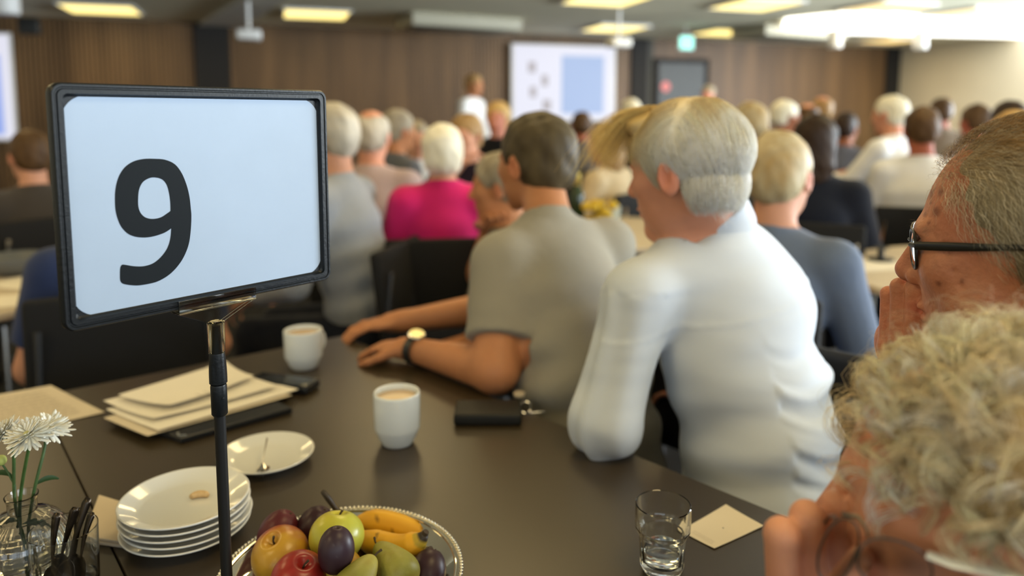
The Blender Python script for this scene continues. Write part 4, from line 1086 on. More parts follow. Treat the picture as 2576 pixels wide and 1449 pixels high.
    V, Q = hs.mesh(.004, smooth=1); N = vnormals(V, Q); V = V-N*.0022+N*(.0012*wav(V, 5, 160))[:, None]
    ash = np.array(srgb(182, 168, 138)[:3]); brn = np.array(srgb(160, 122, 70)[:3]); lightc = np.array(srgb(222, 212, 188)[:3]); dk = np.array(srgb(92, 78, 56)[:3])
    def cols(p, r=None):
        g = np.clip((p[:, 2]-.060)/.045, 0, 1)[:, None]; c = ash*(1-g)+brn*g
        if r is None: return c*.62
        m = r.random((len(p), 1)); c = np.where(m > .66, lightc*(1-.45*g), np.where(m < .25, dk, c)); return c*(.95+.6*r.random((len(p), 1)))
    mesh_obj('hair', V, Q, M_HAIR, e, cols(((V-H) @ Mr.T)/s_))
    def keep(p, r):
        edge = .031+.75*(p[:, 2]-.030)+.006*wav(p, 17, 80)+.010*r.normal(size=len(p)); edge = np.where(p[:, 2] < .0, .012+.25*p[:, 2]+.006*r.normal(size=len(p)), edge)
        ear = (np.abs(p[:, 0]) > .05) & (np.abs(p[:, 1]+.030) < .020) & (p[:, 2] < .018)
        return (p[:, 1] < np.minimum(edge, .090)) & (p[:, 2] > -.055) & ~ear
    def flow(p, r):
        top = np.clip((p[:, 2:3]-.055)/.04, 0, 1)
        return np.concatenate([top*-.55*np.ones_like(top), -.55-top*.5, -(1-top)*.95+.10*top], 1)
    comb(H, Mr, s_, 13000, keep, flow, lambda p, r: .018+.016*r.random(len(p)), 8, cols, .00016, 'hair_strand', M_HAIR, e, lift=.045, wave=.55, liftend=.03, seed=11)
    # eyebrow hairs
    r = np.random.default_rng(2); n = 260; x = -.012-.034*r.random(n); a = np.stack([x, .0945-.9*np.abs(x+.01)**1.45*3.2, .020+.006*r.random(n)-.10*np.clip(-x-.03, 0, 1)], 1)
    t = np.linspace(0, 1, 5)[None, :, None]; d = np.stack([-.55+.2*r.normal(size=n), .35+.3*r.normal(size=n), .25+.3*r.normal(size=n)], 1)[:, None, :]
    pth = a[:, None]+d*.0055*t+np.array([-.003, 0, -.002])*t*t
    strands(pth @ Mr*s_+H, .00016*np.ones(n), 'eyebrow', M_HAIR, e, np.tile(srgb(130, 112, 82)[:3], (n, 1)))
    return e
old_head()
M_FRAME = mat('black_frame', (.010, .010, .008, 1), .32)
glasses('black rectangular eyeglasses worn by the balding man at the right edge', H, Mr, s_, .106, .001, .024, .0185, .0016, M_FRAME, yaw=math.radians(20), arm_end=(-.030, .012), cx=.034)
chair(pel[0]+.02, pel[1]-.02, F, 'black chair under the balding man in glasses')

# ---- curly-haired person at the bottom right ------------------------------------------
Hc = P(2492, 1285, .50); v_, r_ = vdir(2492)
fw = nrm(-r_*.99+v_*.05+ZZ*-.12); upv = nrm(ZZ-fw*(ZZ @ fw)); Mc = frame(fw); s_ = 1.0; w = local_w(Hc, Mc, s_)
N_ = Hc+np.array([.085, -.045, -.115]); top = N_+np.array([.05, -.04, -.05]); F = nrm([-.8, .45, 0]); R = np.cross(F, ZZ); pel = np.array([.66, .16, .55])
SL = top-R*.15-ZZ*.02; SR = top+R*.15-ZZ*.02; WLp = P(2140, 1660, .53)
def curly():
    e = empty('person', (*pel[:2], 0), 'person with curly white-blond hair bending over the table, fingers on glasses', 'person')
    body = Body(); sp = np.array([pel, pel*.6+top*.4, pel*.25+top*.75, top]); torso_prims(body, sp, np.array([(.14, .11), (.13, .105), (.145, .10), (.10, .065)]), [R]*4)
    head_prims(body, Hc, fw, s=s_, neck=N_)
    EW = np.array([.40, .50, .80]); 
    body.cone(N_-ZZ*.02, SL, .036, .042, .04); body.cone(SL, SL+np.array([-.03, .02, -.20]), .045, .040, .02); body.cone(SL+np.array([-.03, .02, -.20]), np.array([.52, .17, .79]), .040, .028, .015)
    body.cone(N_-ZZ*.02, SR, .036, .042, .04); body.cone(SR, EW, .045, .040, .02); body.cone(EW, WLp, .040, .028, .015)
    fing = [([(1975, 1530, .520), (1966, 1345, .512), (2040, 1400, .540), (2060, 1470, .55)], .0125),
            ([(2045, 1520, .530), (2030, 1302, .522), (2105, 1370, .552), (2120, 1440, .56)], .0125),
            ([(2120, 1500, .540), (2108, 1272, .536), (2170, 1350, .560), (2180, 1420, .57)], .0120),
            ([(2190, 1480, .550), (2182, 1282, .552), (2220, 1350, .575), (2225, 1410, .58)], .0105)]
    for pts, r in fing:
        q = [P(*p) for p in pts]
        body.cone(q[0], q[1], r*1.05, r*1.02, .0035); body.cone(q[1], q[2], r, r*.9, .003); body.cone(q[2], q[3], r*.88, r*.78, .003)
    body.ell(P(2085, 1560, .535), (.042, .020, .038), np.array([nrm(P(2190, 1480, .55)-P(1975, 1530, .52)), nrm(np.cross(ZZ, P(2190, 1480, .55)-P(1975, 1530, .52))), ZZ]), .012)
    body.cone(P(2100, 1590, .53), WLp, .026, .028, .012)
    body.cone(P(2060, 1600, .50), P(2105, 1500, .485), .0125, .0115, .006); body.cone(P(2105, 1500, .485), P(2165, 1405, .482), .0115, .0088, .003)
    hand_prims(body, np.array([.52, .17, .79])+ZZ*.0, nrm([-.9, .3, -.03]), -ZZ, side=1, s=.9, curl=.3)
    V, Q = body.mesh(.013, [(Hc, .13, .0036), (P(2085, 1420, .53), .085, .0030)], smooth=1)
    c = skin_cols(V, srgb(214, 152, 120)[:3], (Hc, Mc, s_), 6); c = c*(1-np.clip(wav(V, 14, 40), 0, 1)[:, None]*np.array([.04, .16, .16]))
    mesh_obj('body', V, Q, M_SKIN, e, np.clip(c, 0, 1))
    cl = Body(); torso_prims(cl, sp, np.array([(.155, .125), (.145, .12), (.16, .115), (.115, .08)]), [R]*4)
    for S, E, Wr in ((SL, SL+np.array([-.03, .02, -.20]), np.array([.52, .17, .79])), (SR, EW, WLp)):
        cl.cone(N_-ZZ*.03, S, .046, .054, .05); cl.cone(S, E, .060, .052, .03); cl.cone(E, Wr, .052, .036, .015); cl.cut(Wr-nrm(Wr-E)*.03, Wr-E, .06)
    cl.cut(N_-ZZ*.01, nrm(Hc-N_), .09)
    V, Q = cl.mesh(.011, smooth=1); mesh_obj('blouse', V, Q, fabric('blouse', (120, 108, 100)), e)
    tr = Body(); tr.ell(pel-ZZ*.02, (.16, .13, .09), frame(F), .03); sh = Body()
    for q in (-1, 1):
        hp = pel+R*q*.09; kn = hp+F*.30-ZZ*.03; an = np.array([*(kn-F*.05)[:2], .09]); tr.cone(hp, kn, .085, .06, .03); tr.cone(kn, an, .058, .046, .02); sh.ell(an+F*.06-ZZ*.045, (.043, .12, .044), frame(F), .02)
    V, Q = tr.mesh(.016, smooth=1); mesh_obj('trousers', V, Q, fabric('black', (14, 14, 18)), e)
    V, Q = sh.mesh(.014, smooth=1); mesh_obj('shoes', V, Q, mat('shoe_leather'), e)
    hs = Body(); hs.ell(w(0, -.026, .034), np.array([.086, .106, .088]), Mc, .02); hs.ell(w(0, -.060, -.030), np.array([.080, .064, .070]), Mc, .03)
    hs.ell(w(0, .128, -.048), np.array([.20, .100, .108]), Mc, .010, sub=True)
    ncut = nrm(Mc[1]*.5-Mc[2]); hs.cut(w(0, .040, .042), ncut, .30, .012)
    V, Q = hs.mesh(.0065, smooth=1); N = vnormals(V, Q); V = V+N*(.003*wav(V, 5, 90))[:, None]
    cw = np.array(srgb(226, 214, 182)[:3]); cb = np.array(srgb(168, 146, 106)[:3]); cs = np.array(srgb(246, 242, 226)[:3])
    mesh_obj('hair', V, Q, M_HAIR, e, np.tile(cb*1.1, (len(V), 1))*(1+.25*wav(V, 6, 60)[:, None]))
    r = np.random.default_rng(8); nl = 620; u = r.normal(size=(nl*4, 3)); u /= np.linalg.norm(u, axis=1, keepdims=True)
    p = np.array([0, -.026, .034])+u*np.array([.084, .104, .086])
    kp = (p[:, 2]-.044 > .50*(p[:, 1]-.040)+.004*r.normal(size=len(p))) & (p[:, 2] > -.055); p = p[kp][:nl]; u = u[kp][:nl]; nl = len(p)
    K = 12; m = 16; t = np.linspace(0, 1, m); allp = []; allc = []; rad = []
    for i in range(nl):
        nn = nrm(u[i]/np.array([.088, .106, .092])); fl = np.array([-.15*np.sign(p[i, 0]), -.35+.5*(p[i, 1] > .06), -.30]); fl = fl+r.normal(size=3)*.55; fl = nrm(fl-nn*(fl @ nn))
        b2 = np.cross(nn, fl); L = .022+.028*r.random(); R0 = .0065+.0075*r.random(); turns = 1.0+1.1*r.random(); ph0 = r.random()*6.28
        g = .35+.65*r.random()**1.3; col = cb*(1-g)+(cw if r.random() < .7 else cs)*g
        for k in range(K):
            o1 = r.normal(size=3)*.0022; rk = R0*(1+.22*r.normal()); ph = ph0+.18*r.normal()
            a = ph+t*turns*6.28; grow = np.minimum(1, t*2.5)
            q = p[i]+o1+nn[None]*(.002+.007*grow+rk*np.cos(a)*grow)[:, None]+fl[None]*(L*t)[:, None]+b2[None]*(rk*np.sin(a)*grow)[:, None]
            allp.append(q); allc.append(np.clip(col*(1.15+.7*r.random()), 0, .97)); rad.append(.00033*(.7+.6*r.random()))
    # loose stray hairs at the front edge
    ns = 260; u = r.normal(size=(ns*6, 3)); u /= np.linalg.norm(u, axis=1, keepdims=True); pp = np.array([0, -.02, .040])+u*np.array([.092, .110, .096])
    kp = (pp[:, 2] > .03); pp = pp[kp][:ns]; u = u[kp][:ns]
    for i in range(len(pp)):
        nn = u[i]; fl = nrm(np.cross(nn, r.normal(size=3))); R0 = .010+.012*r.random(); a = r.random()*6+t*3.2
        allp.append(pp[i]+nn*(R0*.9*np.sin(t*2.6))[:, None]*1.3+fl*(R0*2.2*t)[:, None]+np.cross(nn, fl)*(R0*.6*np.sin(a))[:, None]); allc.append(cw*.9); rad.append(.00013)
    strands(np.array(allp) @ Mc*s_+Hc, np.array(rad), 'curl', M_HAIR, e, np.array(allc), taper=.5)
    # eyebrow
    return e
curly()
chair(pel[0]+.05, pel[1]-.04, nrm([-.2, 1, 0]), 'black chair under the curly-haired person')
# her glasses, held in front of the face
eg = empty('eyeglasses', P(2180, 1380, .50), 'thin-rimmed eyeglasses held up between the fingers of the curly-haired person', 'eyeglasses')
M_METAL_RIM = mat('dark_metal_rim', (.10, .09, .075, 1), .28, metal=.8)
b = MB(); loops = []
for (c, xd, zd, a, h) in ((P(2108, 1385, .478), nrm([.30, -.18, -.10]), nrm([.10, .05, 1.0]), .0105, .024), (P(2250, 1425, .455), nrm([.92, -.25, -.22]), nrm([.22, .0, .98]), .0225, .0175)):
    zd = nrm(zd-xd*(zd @ xd)); lp = rim_loop(c, xd, zd, a, h, 44, 2.3); closed_tube(b, lp, .0008); loops.append((lp, np.cross(xd, zd)))
b.tube([P(2118, 1292, .478), P(2160, 1302, .472), P(2178, 1330, .465), P(2185, 1352, .460)], [.0016, .0016, .001, .001])
b.build('front_frame', M_METAL_RIM, eg)
for lp, nn in loops: b = MB(); lens_disc(b, lp, nn, .0015); b.build('lens', M_LENS, eg)
b = MB(); b.tube([P(2333, 1395, .450), P(2400, 1418, .440), P(2500, 1440, .425), P(2600, 1462, .41)], [.0045, .0055, .0052, .0050], 12, flat=.5); b.build('temple_arm', mat('temple_glare_white', (.92, .95, .90, 1), .12, spec=1.0, coat=1.0), eg)  # bright glare on this arm is put into its near-white colour and extra thickness
b = MB(); b.tube([P(2100, 1300, .476), P(2085, 1300, .50), P(2070, 1330, .53)], [.0014, .0014, .0012]); b.build('temple_arm', M_METAL_RIM, eg)
# ---------------------------------------------------------------- sign with the number 9
TZ = .75
A0 = P(135, 205, .666); A1 = P(812, 230, .886)
ctr = np.array([-.321, .777, 1.2335]); SX = nrm([A1[0]-A0[0], A1[1]-A0[1], 0]); SN = np.cross(SX, ZZ)   # SN points to the camera side
if SN @ (np.array([0, 0, CAMZ])-ctr) < 0: SN = -SN
RS = np.array([SX, -SN, ZZ])
def onsign(px, py, lift=0.):
    r = ray(px, py); o = np.array([0, 0, CAMZ]); t = ((ctr+SN*lift-o) @ SN)/(r @ SN); q = o+r*t-ctr
    return np.array([q @ SX, q[2]])
cs = [onsign(135, 205), onsign(815, 229), onsign(826, 700), onsign(140, 842)]
x0 = (cs[0][0]+cs[3][0])/2; x1 = (cs[1][0]+cs[2][0])/2; zt = (cs[0][1]+cs[1][1])/2; zb = (cs[2][1]+cs[3][1])/2
print('SIGN', cs, x0, x1, zt, zb)
sgn = empty('table_number_sign', (ctr[0], ctr[1], TZ), 'black framed white sign with a large number 9 on a slim black stand', 'sign')
M_FR = mat('sign_frame_black', (.006, .008, .010, 1), .38, spec=.35, bump=.0003, bscale=300)
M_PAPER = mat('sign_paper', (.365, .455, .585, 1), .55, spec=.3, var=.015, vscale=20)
M_INK = mat('printed_ink', (.008, .011, .014, 1), .6, spec=.15)
def rrect(cx, cz, hw, hz, r, n=8):
    pts = []
    for (sx, sz, a0) in ((1, 1, 0), (-1, 1, 90), (-1, -1, 180), (1, -1, 270)):
        for k in range(n+1):
            a = math.radians(a0+90*k/n); pts.append((cx+sx*(hw-r)+r*math.cos(a), cz+sz*(hz-r)+r*math.sin(a)))
    return pts
def ring_mesh(b, loops):
    """loops: list of (pts2d, lift); consecutive loops joined"""
    n = len(loops[0][0]); v = []
    for pts, l in loops:
        for (x, z) in pts: v.append(ctr+SX*x+ZZ*z+SN*l)
    f = [(i*n+j, i*n+(j+1) % n, (i+1)*n+(j+1) % n, (i+1)*n+j) for i in range(len(loops)-1) for j in range(n)]
    b.add(v, f)
cx, cz, hw, hz = (x0+x1)/2, (zt+zb)/2, (x1-x0)/2, (zt-zb)/2
L_ = lambda d, r: rrect(cx, cz, hw-d, hz-d, r)
b = MB(); ring_mesh(b, [(L_(.0125, .004), -.006), (L_(.0015, .009), -.006), (L_(0, .010), -.0045), (L_(0, .010), .004), (L_(.0015, .009), .0062), (L_(.0035, .0075), .0062), (L_(.0042, .007), .0050),
                        (L_(.0052, .0065), .0050), (L_(.0060, .006), .0064), (L_(.0098, .005), .0064), (L_(.0105, .004), .0030), (L_(.0125, .004), .0012), (L_(.0125, .004), -.006)])
b.build('frame', M_FR, sgn)
b = MB(); ring_mesh(b, [(rrect(cx, cz, hw-.011, hz-.011, .004), -.003), (rrect(cx, cz, hw-.011, hz-.011, .004), .0008)])
v0 = b.n//2; b.f.append(list(range(v0))[::-1]); b.mi.append(0); b.f.append(list(range(v0, 2*v0))); b.mi.append(0)
b.build('backing_card', M_FR, sgn, smooth=False)
pc = [onsign(165, 239), onsign(798, 251), onsign(806, 686), onsign(171, 801)]
pxa = (pc[0][0]+pc[3][0])/2; pxb = (pc[1][0]+pc[2][0])/2; pzt = (pc[0][1]+pc[1][1])/2; pzb = (pc[2][1]+pc[3][1])/2
pp = rrect((pxa+pxb)/2, (pzt+pzb)/2, (pxb-pxa)/2, (pzt-pzb)/2, .022, 12)
b = MB(); ring_mesh(b, [(pp, .0008), (pp, .0013)]); v0 = len(pp); b.f.append(list(range(v0, 2*v0))); b.mi.append(0); b.build('number_card', M_PAPER, sgn, smooth=False)
# the figure 9
OUT = [(585, 427), (640, 432), (690, 455), (725, 500), (750, 560), (765, 620), (772, 680), (775, 720), (773, 780), (765, 850), (750, 900), (725, 950), (690, 995), (650, 1030), (600, 1057), (550, 1070), (500, 1077),
       (460, 1075), (425, 1068), (412, 1055), (409, 1035), (410, 990), (417, 973), (430, 970), (480, 978), (530, 978), (575, 965), (610, 940), (640, 905), (658, 870), (668, 830), (672, 784), (640, 805), (600, 820), (560, 829),
       (520, 831), (480, 825), (445, 808), (415, 775), (397, 735), (386, 690), (383, 640), (385, 590), (395, 540), (412, 500), (440, 465), (480, 440), (530, 428)]
INN = [(587, 523), (555, 528), (525, 548), (507, 585), (502, 630), (503, 670), (512, 700), (530, 722), (555, 733), (585, 735), (620, 727), (650, 708), (668, 695), (667, 650), (660, 600), (648, 560), (625, 533)]
def catmull(pts, sharp, k=4):
    out = []; n = len(pts); pts = [np.array(p, float) for p in pts]
    for i in range(n):
        p0, p1, p2, p3 = pts[i-1], pts[i], pts[(i+1) % n], pts[(i+2) % n]
        if i in sharp: p0 = p1
        if (i+1) % n in sharp: p3 = p2
        for q in range(k):
            t = q/k; out.append(.5*((2*p1)+(-p0+p2)*t+(2*p0-5*p1+4*p2-p3)*t*t+(-p0+3*p1-3*p2+p3)*t**3))
    return out
to = lambda q: onsign(q[0]/2.0413+100, q[1]/2.0413+190)
o2 = [to(q) for q in catmull(OUT, {31})]; i2 = [to(q) for q in catmull(INN, {12})]
cu = bpy.data.curves.new('nine', 'CURVE'); cu.dimensions = '2D'; cu.fill_mode = 'BOTH'; cu.extrude = .0001
for pts in (o2, i2):
    sp = cu.splines.new('POLY'); sp.points.add(len(pts)-1); sp.use_cyclic_u = True
    for k_, q in enumerate(pts): sp.points[k_].co = (q[0], q[1], 0, 1)
tmp = bpy.data.objects.new('tmp', cu); COL.objects.link(tmp)
dg = bpy.context.evaluated_depsgraph_get(); me = bpy.data.meshes.new_from_object(tmp.evaluated_get(dg)); bpy.data.objects.remove(tmp)
co = np.zeros(len(me.vertices)*3); me.vertices.foreach_get('co', co); co = co.reshape(-1, 3)
wc = ctr+co[:, :1]*SX+co[:, 1:2]*ZZ+SN*(.00145+co[:, 2:3])-np.array(sgn.location)
me.vertices.foreach_set('co', wc.ravel()); me.update(); me.materials.clear(); me.materials.append(M_INK)
o = bpy.data.objects.new('number_nine', me); COL.objects.link(o); o.parent = sgn
# clear holder
M_CLEAR = mat('clear_acrylic', (.93, .92, .86, 1), .03, trans=1, ior=1.49)
pole = np.array([ctr[0]-.0045, ctr[1], 0]); pole = ctr*np.array([1, 1, 0])+SX*.002
c1 = onsign(440, 785)[0]; c2 = onsign(634, 753)[0]; zc = zb
b = MB(); mid = (c1+c2)/2; wd = (c2-c1)
for l in (.0085, -.0085): b.box(ctr+SX*mid+ZZ*(zc+.003)+SN*l, (wd, .0022, .014), RS, .0005)
b.box(ctr+SX*mid+ZZ*(zc-.0032), (wd, .019, .0025), RS, .0005)
hb = b.build('clip_channel', M_CLEAR, sgn)
b = MB()
tz = zc-.022
for l in (-.0035, .0035):
    pts = [(c1, zc-.005), (c2, zc-.005), (mid+.007, tz), (mid-.007, tz)]
    v = [ctr+SX*x+ZZ*z+SN*(l+d) for d in (-.001, .001) for (x, z) in pts]; b.add(v, [(0, 1, 2, 3), (7, 6, 5, 4), (0, 4, 5, 1), (1, 5, 6, 2), (2, 6, 7, 3), (3, 7, 4, 0)])
b.build('clear_bracket', M_CLEAR, sgn, smooth=False)
pole = ctr*np.array([1, 1, 0])+SX*mid; zt_ = ctr[2]+tz
b = MB(); b.lathe([(.0058, -.034), (.0086, -.034), (.0092, 0), (.0070, .001), (.0058, -.002)], 32, (pole[0], pole[1], zt_), closed=True); b.build('clear_socket', M_CLEAR, sgn)
b = MB(); b.lathe([(0, -.034), (.0054, -.034), (.0046, -.004), (0, -.003)], 24, (pole[0], pole[1], zt_)); b.build('spigot', M_FR, sgn)
z2 = zt_-.034
flu = lambda a, z: -.10*max(0, math.cos(a*4))**3*math.exp(-((z+.018)/.010)**2)
pr = [(0, 0), (.0078, 0)]+[(.0080+.0014*math.sin(k/9*math.pi*.6), -.034*k/9) for k in range(1, 10)]+[(.0078, -.0350), (.0, -.0352)]
b = MB(); b.lathe(pr[::-1], 40, (pole[0], pole[1], z2), flute=flu); b.build('clamp_collar', M_FR, sgn)
b = MB(); b.lathe([(0, -.071), (.0070, -.071), (.0085, -.069), (.0086, -.038), (.0080, -.0358), (0, -.0358)], 32, (pole[0], pole[1], z2)); kn = b.build('lower_collar', M_FR, sgn)
b = MB(); b.lathe([(0, 0), (.0016, 0), (.0012, .001), (0, .0012)], 12, (pole[0], pole[1], z2-.050)+SN*.0082, frame(np.cross(SN, ZZ), SN)); b.build('rivet', M_FR, kn)
b = MB(); b.tube([(pole[0], pole[1], z2-.069), (pole[0], pole[1], TZ+.011)], .0062, 24); b.build('pole', mat('pole_black', (.006, .006, .006, 1), .45), sgn)
b = MB(); b.lathe([(0, 0), (.052, 0), (.054, .002), (.054, .009), (.050, .012), (0, .013)], 48, (pole[0], pole[1], TZ+.0005)); b.build('base', M_FR, sgn)

# ---------------------------------------------------------------- porcelain
M_PORC = mat('white_porcelain', (.74, .74, .70, 1), .10, spec=.6, coat=.5)
M_MUGP = mat('mug_porcelain', (.70, .75, .78, 1), .14, spec=.5, coat=.4)
M_COFFEE = mat('milky_coffee', (.60, .44, .28, 1), .2)
def mug(px, py, r, h, label, handle=None, D=None):
    c = T(px, py, TZ); e = empty('coffee_mug', c, label, 'mug', 'white coffee mugs'); c = c+ZZ*.0004
    pr = [(0, .003), (r*.56, .003), (r*.58, 0), (r*.66, 0), (r*.70, .004), (r*.82, h*.14), (r*.86, h*.20), (r*.965, h*.30), (r*.985, h*.34), (r, h*.95), (r-.001, h*.992), (r-.0025, h), (r-.0042, h*.99),
          (r-.0046, h*.9), (r-.005, h*.34), (r*.80, h*.22), (r*.66, h*.09), (0, h*.07)]
    b = MB(); b.lathe(pr, 64, c); b.build('cup_body', M_MUGP, e, smooth=True)
    b = MB(); b.lathe([(0, h*.86), (r-.0050, h*.86), (r-.0048, h*.885), (0, h*.885)], 48, c); b.build('coffee', M_COFFEE, e)
    if handle is not None:
        t = np.linspace(-1, 1, 12); hd = nrm(handle); pts = [c+hd*(r-.003+.021*(1-q*q)**.5*1.0)+ZZ*(h*.56+q*h*.27) for q in t]
        b = MB(); b.tube(pts, .0038, 12, flat=1.4); b.build('handle', M_MUGP, e)
mug(1000, 1114, .0405, .093, 'white coffee mug with milky coffee standing alone in the table middle')
mug(765, 924, .043, .088, 'white coffee mug at the far table edge behind the sign pole, handle to the right', handle=(.55, .85, 0))
PL_N = 0
def plate_profile(r): return [(0, .0030), (r*.55, .0030), (r*.57, 0), (r*.61, 0), (r*.66, .0036), (r*.97, .0150), (r*.995, .0165), (r, .0178), (r*.985, .0186), (r*.96, .0178), (r*.78, .0098), (r*.70, .0072), (r*.66, .0064), (0, .0058)]
def plate(c, r, label, group=None):
    b = MB(); b.lathe(plate_profile(r), 72, c); o = b.build('plate', M_PORC, smooth=True, origin=c); return tag(o, label, 'plate', group)
c = T(472, 1340, TZ); c[2] = TZ+.0003
stk_lab = ['bottom plate of the stack of white plates', 'second plate from the bottom of the white plate stack', 'middle plate of the white plate stack', 'fourth plate up, just under the top plate of the stack', 'top white plate of the stack with one cashew nut on it']
STK = c
rs = np.random.default_rng(4)
for i in range(5):
    cc = c+np.array([rs.normal()*.0009, rs.normal()*.0009, .0088*i]); plate(cc, .0835, stk_lab[i]+' beside the sign pole', 'stacked small white plates')
top_c = c+ZZ*(.0088*4)
def cashew(c0, yaw, name='cashew_nut'):
    b = MB(); t = np.linspace(0, 1, 14); a = t*2.6-1.3
    pts = [c0+rotz(yaw).T @ np.array([.0105*math.sin(q), .0075*math.cos(q)-.006, 0]) for q in a]
    b.tube(pts, [.0028+.0022*math.sin(math.pi*(.12+.76*q)) for q in t], 10); return b.build(name, mat('cashew', (.62, .42, .20, 1), .5, var=.12, vscale=200), smooth=True, origin=c0)
q = T(503, 1252, top_c[2]+.0058); tag(cashew(q+ZZ*.0046, .2), 'single pale cashew nut lying on the top plate', 'nut')
c = T(671, 1162, TZ)+ZZ*.0003; plate(c, .0765, 'white plate with a small fork, lying alone behind the plate stack')
PLT = c
# fork / spoon lying on that plate
M_STEEL = mat('polished_steel', (.62, .60, .56, 1), .16, metal=1)
M_DSTEEL = mat('dark_bronze_steel', (.055, .042, .030, 1), .24, metal=.85)
a = T(657, 1188, TZ+.010); d = T(672, 1105, TZ+.034)
es = empty('cake_fork', a, 'small steel cake fork lying on the used plate, handle upward', 'fork')
b = MB(); b.tube([a*.75+d*.25+ZZ*.001, a*.5+d*.5+ZZ*.003, d], [.0016, .0018, .0040], 10, flat=.35, upv=(1, 0, 0)); b.build('handle', M_STEEL, es)
b = MB(); dv = nrm(a-d); sdv = nrm(np.cross(dv, ZZ)); h0 = a*.75+d*.25+ZZ*.001
b.tube([h0, h0+dv*.008, h0+dv*.014], [.0016, .0060, .0075], 10, flat=.18, upv=ZZ if abs(dv[2]) < .9 else (1, 0, 0))
for k_ in (-1, 0, 1): b.tube([h0+dv*.012+sdv*k_*.0052, h0+dv*.024+sdv*k_*.0050+ZZ*.001, h0+dv*.032+sdv*k_*.0045+ZZ*.0025], [.0016, .0013, .0007], 6)
b.build('fork_head', M_STEEL, es)
b = MB(); b.ell(T(664, 1178, TZ+.0100), (.008, .006, .003), None, 12, 8, lambda d_: 1+.25*math.sin(7*d_[0]+5*d_[1])); tag(b.build('cake_crumb', mat('crumb', (.16, .10, .05, 1), .8), smooth=True, origin=T(664, 1178, TZ+.01)), 'dark cake crumb left beside the fork on the used plate', 'crumb')

# napkins under the plates
M_NAP = mat('cream_napkin', (.66, .55, .40, 1), .9, bump=.0004, bscale=400)
q = [T(252, 1262, TZ)[:2], T(212, 1368, TZ)[:2], T(322, 1384, TZ)[:2], T(345, 1290, TZ)[:2]]
poly = np.array(q)
e = empty('napkin_stack', (*poly.mean(0), TZ), 'small stack of folded cream napkins lying beside the plate stack', 'napkins')
for i in range(4):
    b = MB(); j = rs.normal(size=2)*.001; b.prism((poly+j)[::-1] if np.cross(poly[1]-poly[0], poly[2]-poly[1]) < 0 else poly+j, TZ+.0004+i*.0026, TZ+.0027+i*.0026, .0007); b.build('folded_napkin', M_NAP, e, smooth=False)

# ---------------------------------------------------------------- papers and folder
M_SHEET = mat('paper_sheet', (.66, .57, .43, 1), .8, var=.03, vscale=12)
M_SHEET2 = mat('paper_sheet_bright', (.86, .80, .68, 1), .8, var=.02, vscale=12)
M_GREYINK = mat('faded_print', (.36, .30, .22, 1), .8)
def sheet(name, q4, z, label=None, cat=None, m=None, parent=None, curl=0., nx=14, th=.0004, group=None, seed=0):
    """curved thin sheet over four table points (a, b, c, d)"""
    a, b_, c_, d = [np.array([*x[:2], 0]) for x in q4]; B = MB(); v = []
    for lay in (0, 1):
        for i in range(nx+1):
            for j in range(nx+1):
                s, t = i/nx, j/nx; p = a*(1-s)*(1-t)+b_*s*(1-t)+c_*s*t+d*(1-s)*t
                h = curl*((2*s-1)**2*.6+.4*(2*t-1)**2+.25*math.sin(3*s+seed)*math.cos(4*t+seed*2))
                v.append([p[0], p[1], z+max(h, 0)+lay*th])
    n1 = nx+1; f = []
    for i in range(nx):
        for j in range(nx):
            k0 = i*n1+j; f.append((k0, k0+n1, k0+n1+1, k0+1)[::-1]); o_ = n1*n1; f.append((o_+k0, o_+k0+n1, o_+k0+n1+1, o_+k0+1))
    o_ = n1*n1
    for i in range(nx):
        for (k0, k1) in ((i*n1, (i+1)*n1), (i*n1+nx, (i+1)*n1+nx), (i, i+1), (nx*n1+i, nx*n1+i+1)): f.append((k0, k1, o_+k1, o_+k0))
    B.add(v, f); o = B.build(name, m or M_SHEET, parent, origin=None if parent else (a+c_)/2+ZZ*z)
    if not parent: tag(o, label, cat, group)
    return o
s1 = sheet('printed_page', [T(-120, 1015), T(128, 972), T(264, 1040), T(-60, 1110)], TZ+.0008, 'cream printed paper sheet lying at the left edge behind the white flowers', 'paper', curl=.0015)
def print_lines(q4, z, rows, par, m=M_GREYINK, seed=1, wfrac=.9):
    a, b_, c_, d = [np.array([*x[:2], 0]) for x in q4]; rg = np.random.default_rng(seed); B = MB()
    for i in range(rows):
        t = (i+.7)/(rows+.4); s = .06
        while s < wfrac:
            L = .03+.09*rg.random(); e_ = min(s+L, wfrac); h = .18/rows*.35
            qq = [a*(1-u)*(1-w_)+b_*u*(1-w_)+c_*u*w_+d*(1-u)*w_ for (u, w_) in ((s, t-h), (e_, t-h), (e_, t+h), (s, t+h))]
            B.add([[p[0], p[1], z] for p in qq], [(0, 1, 2, 3)]); s = e_+.02
    B.build('printed_text', m, par, smooth=False)
print_lines([T(-100, 1022), T(120, 980), T(240, 1038), T(-60, 1098)], TZ+.0032, 9, s1)
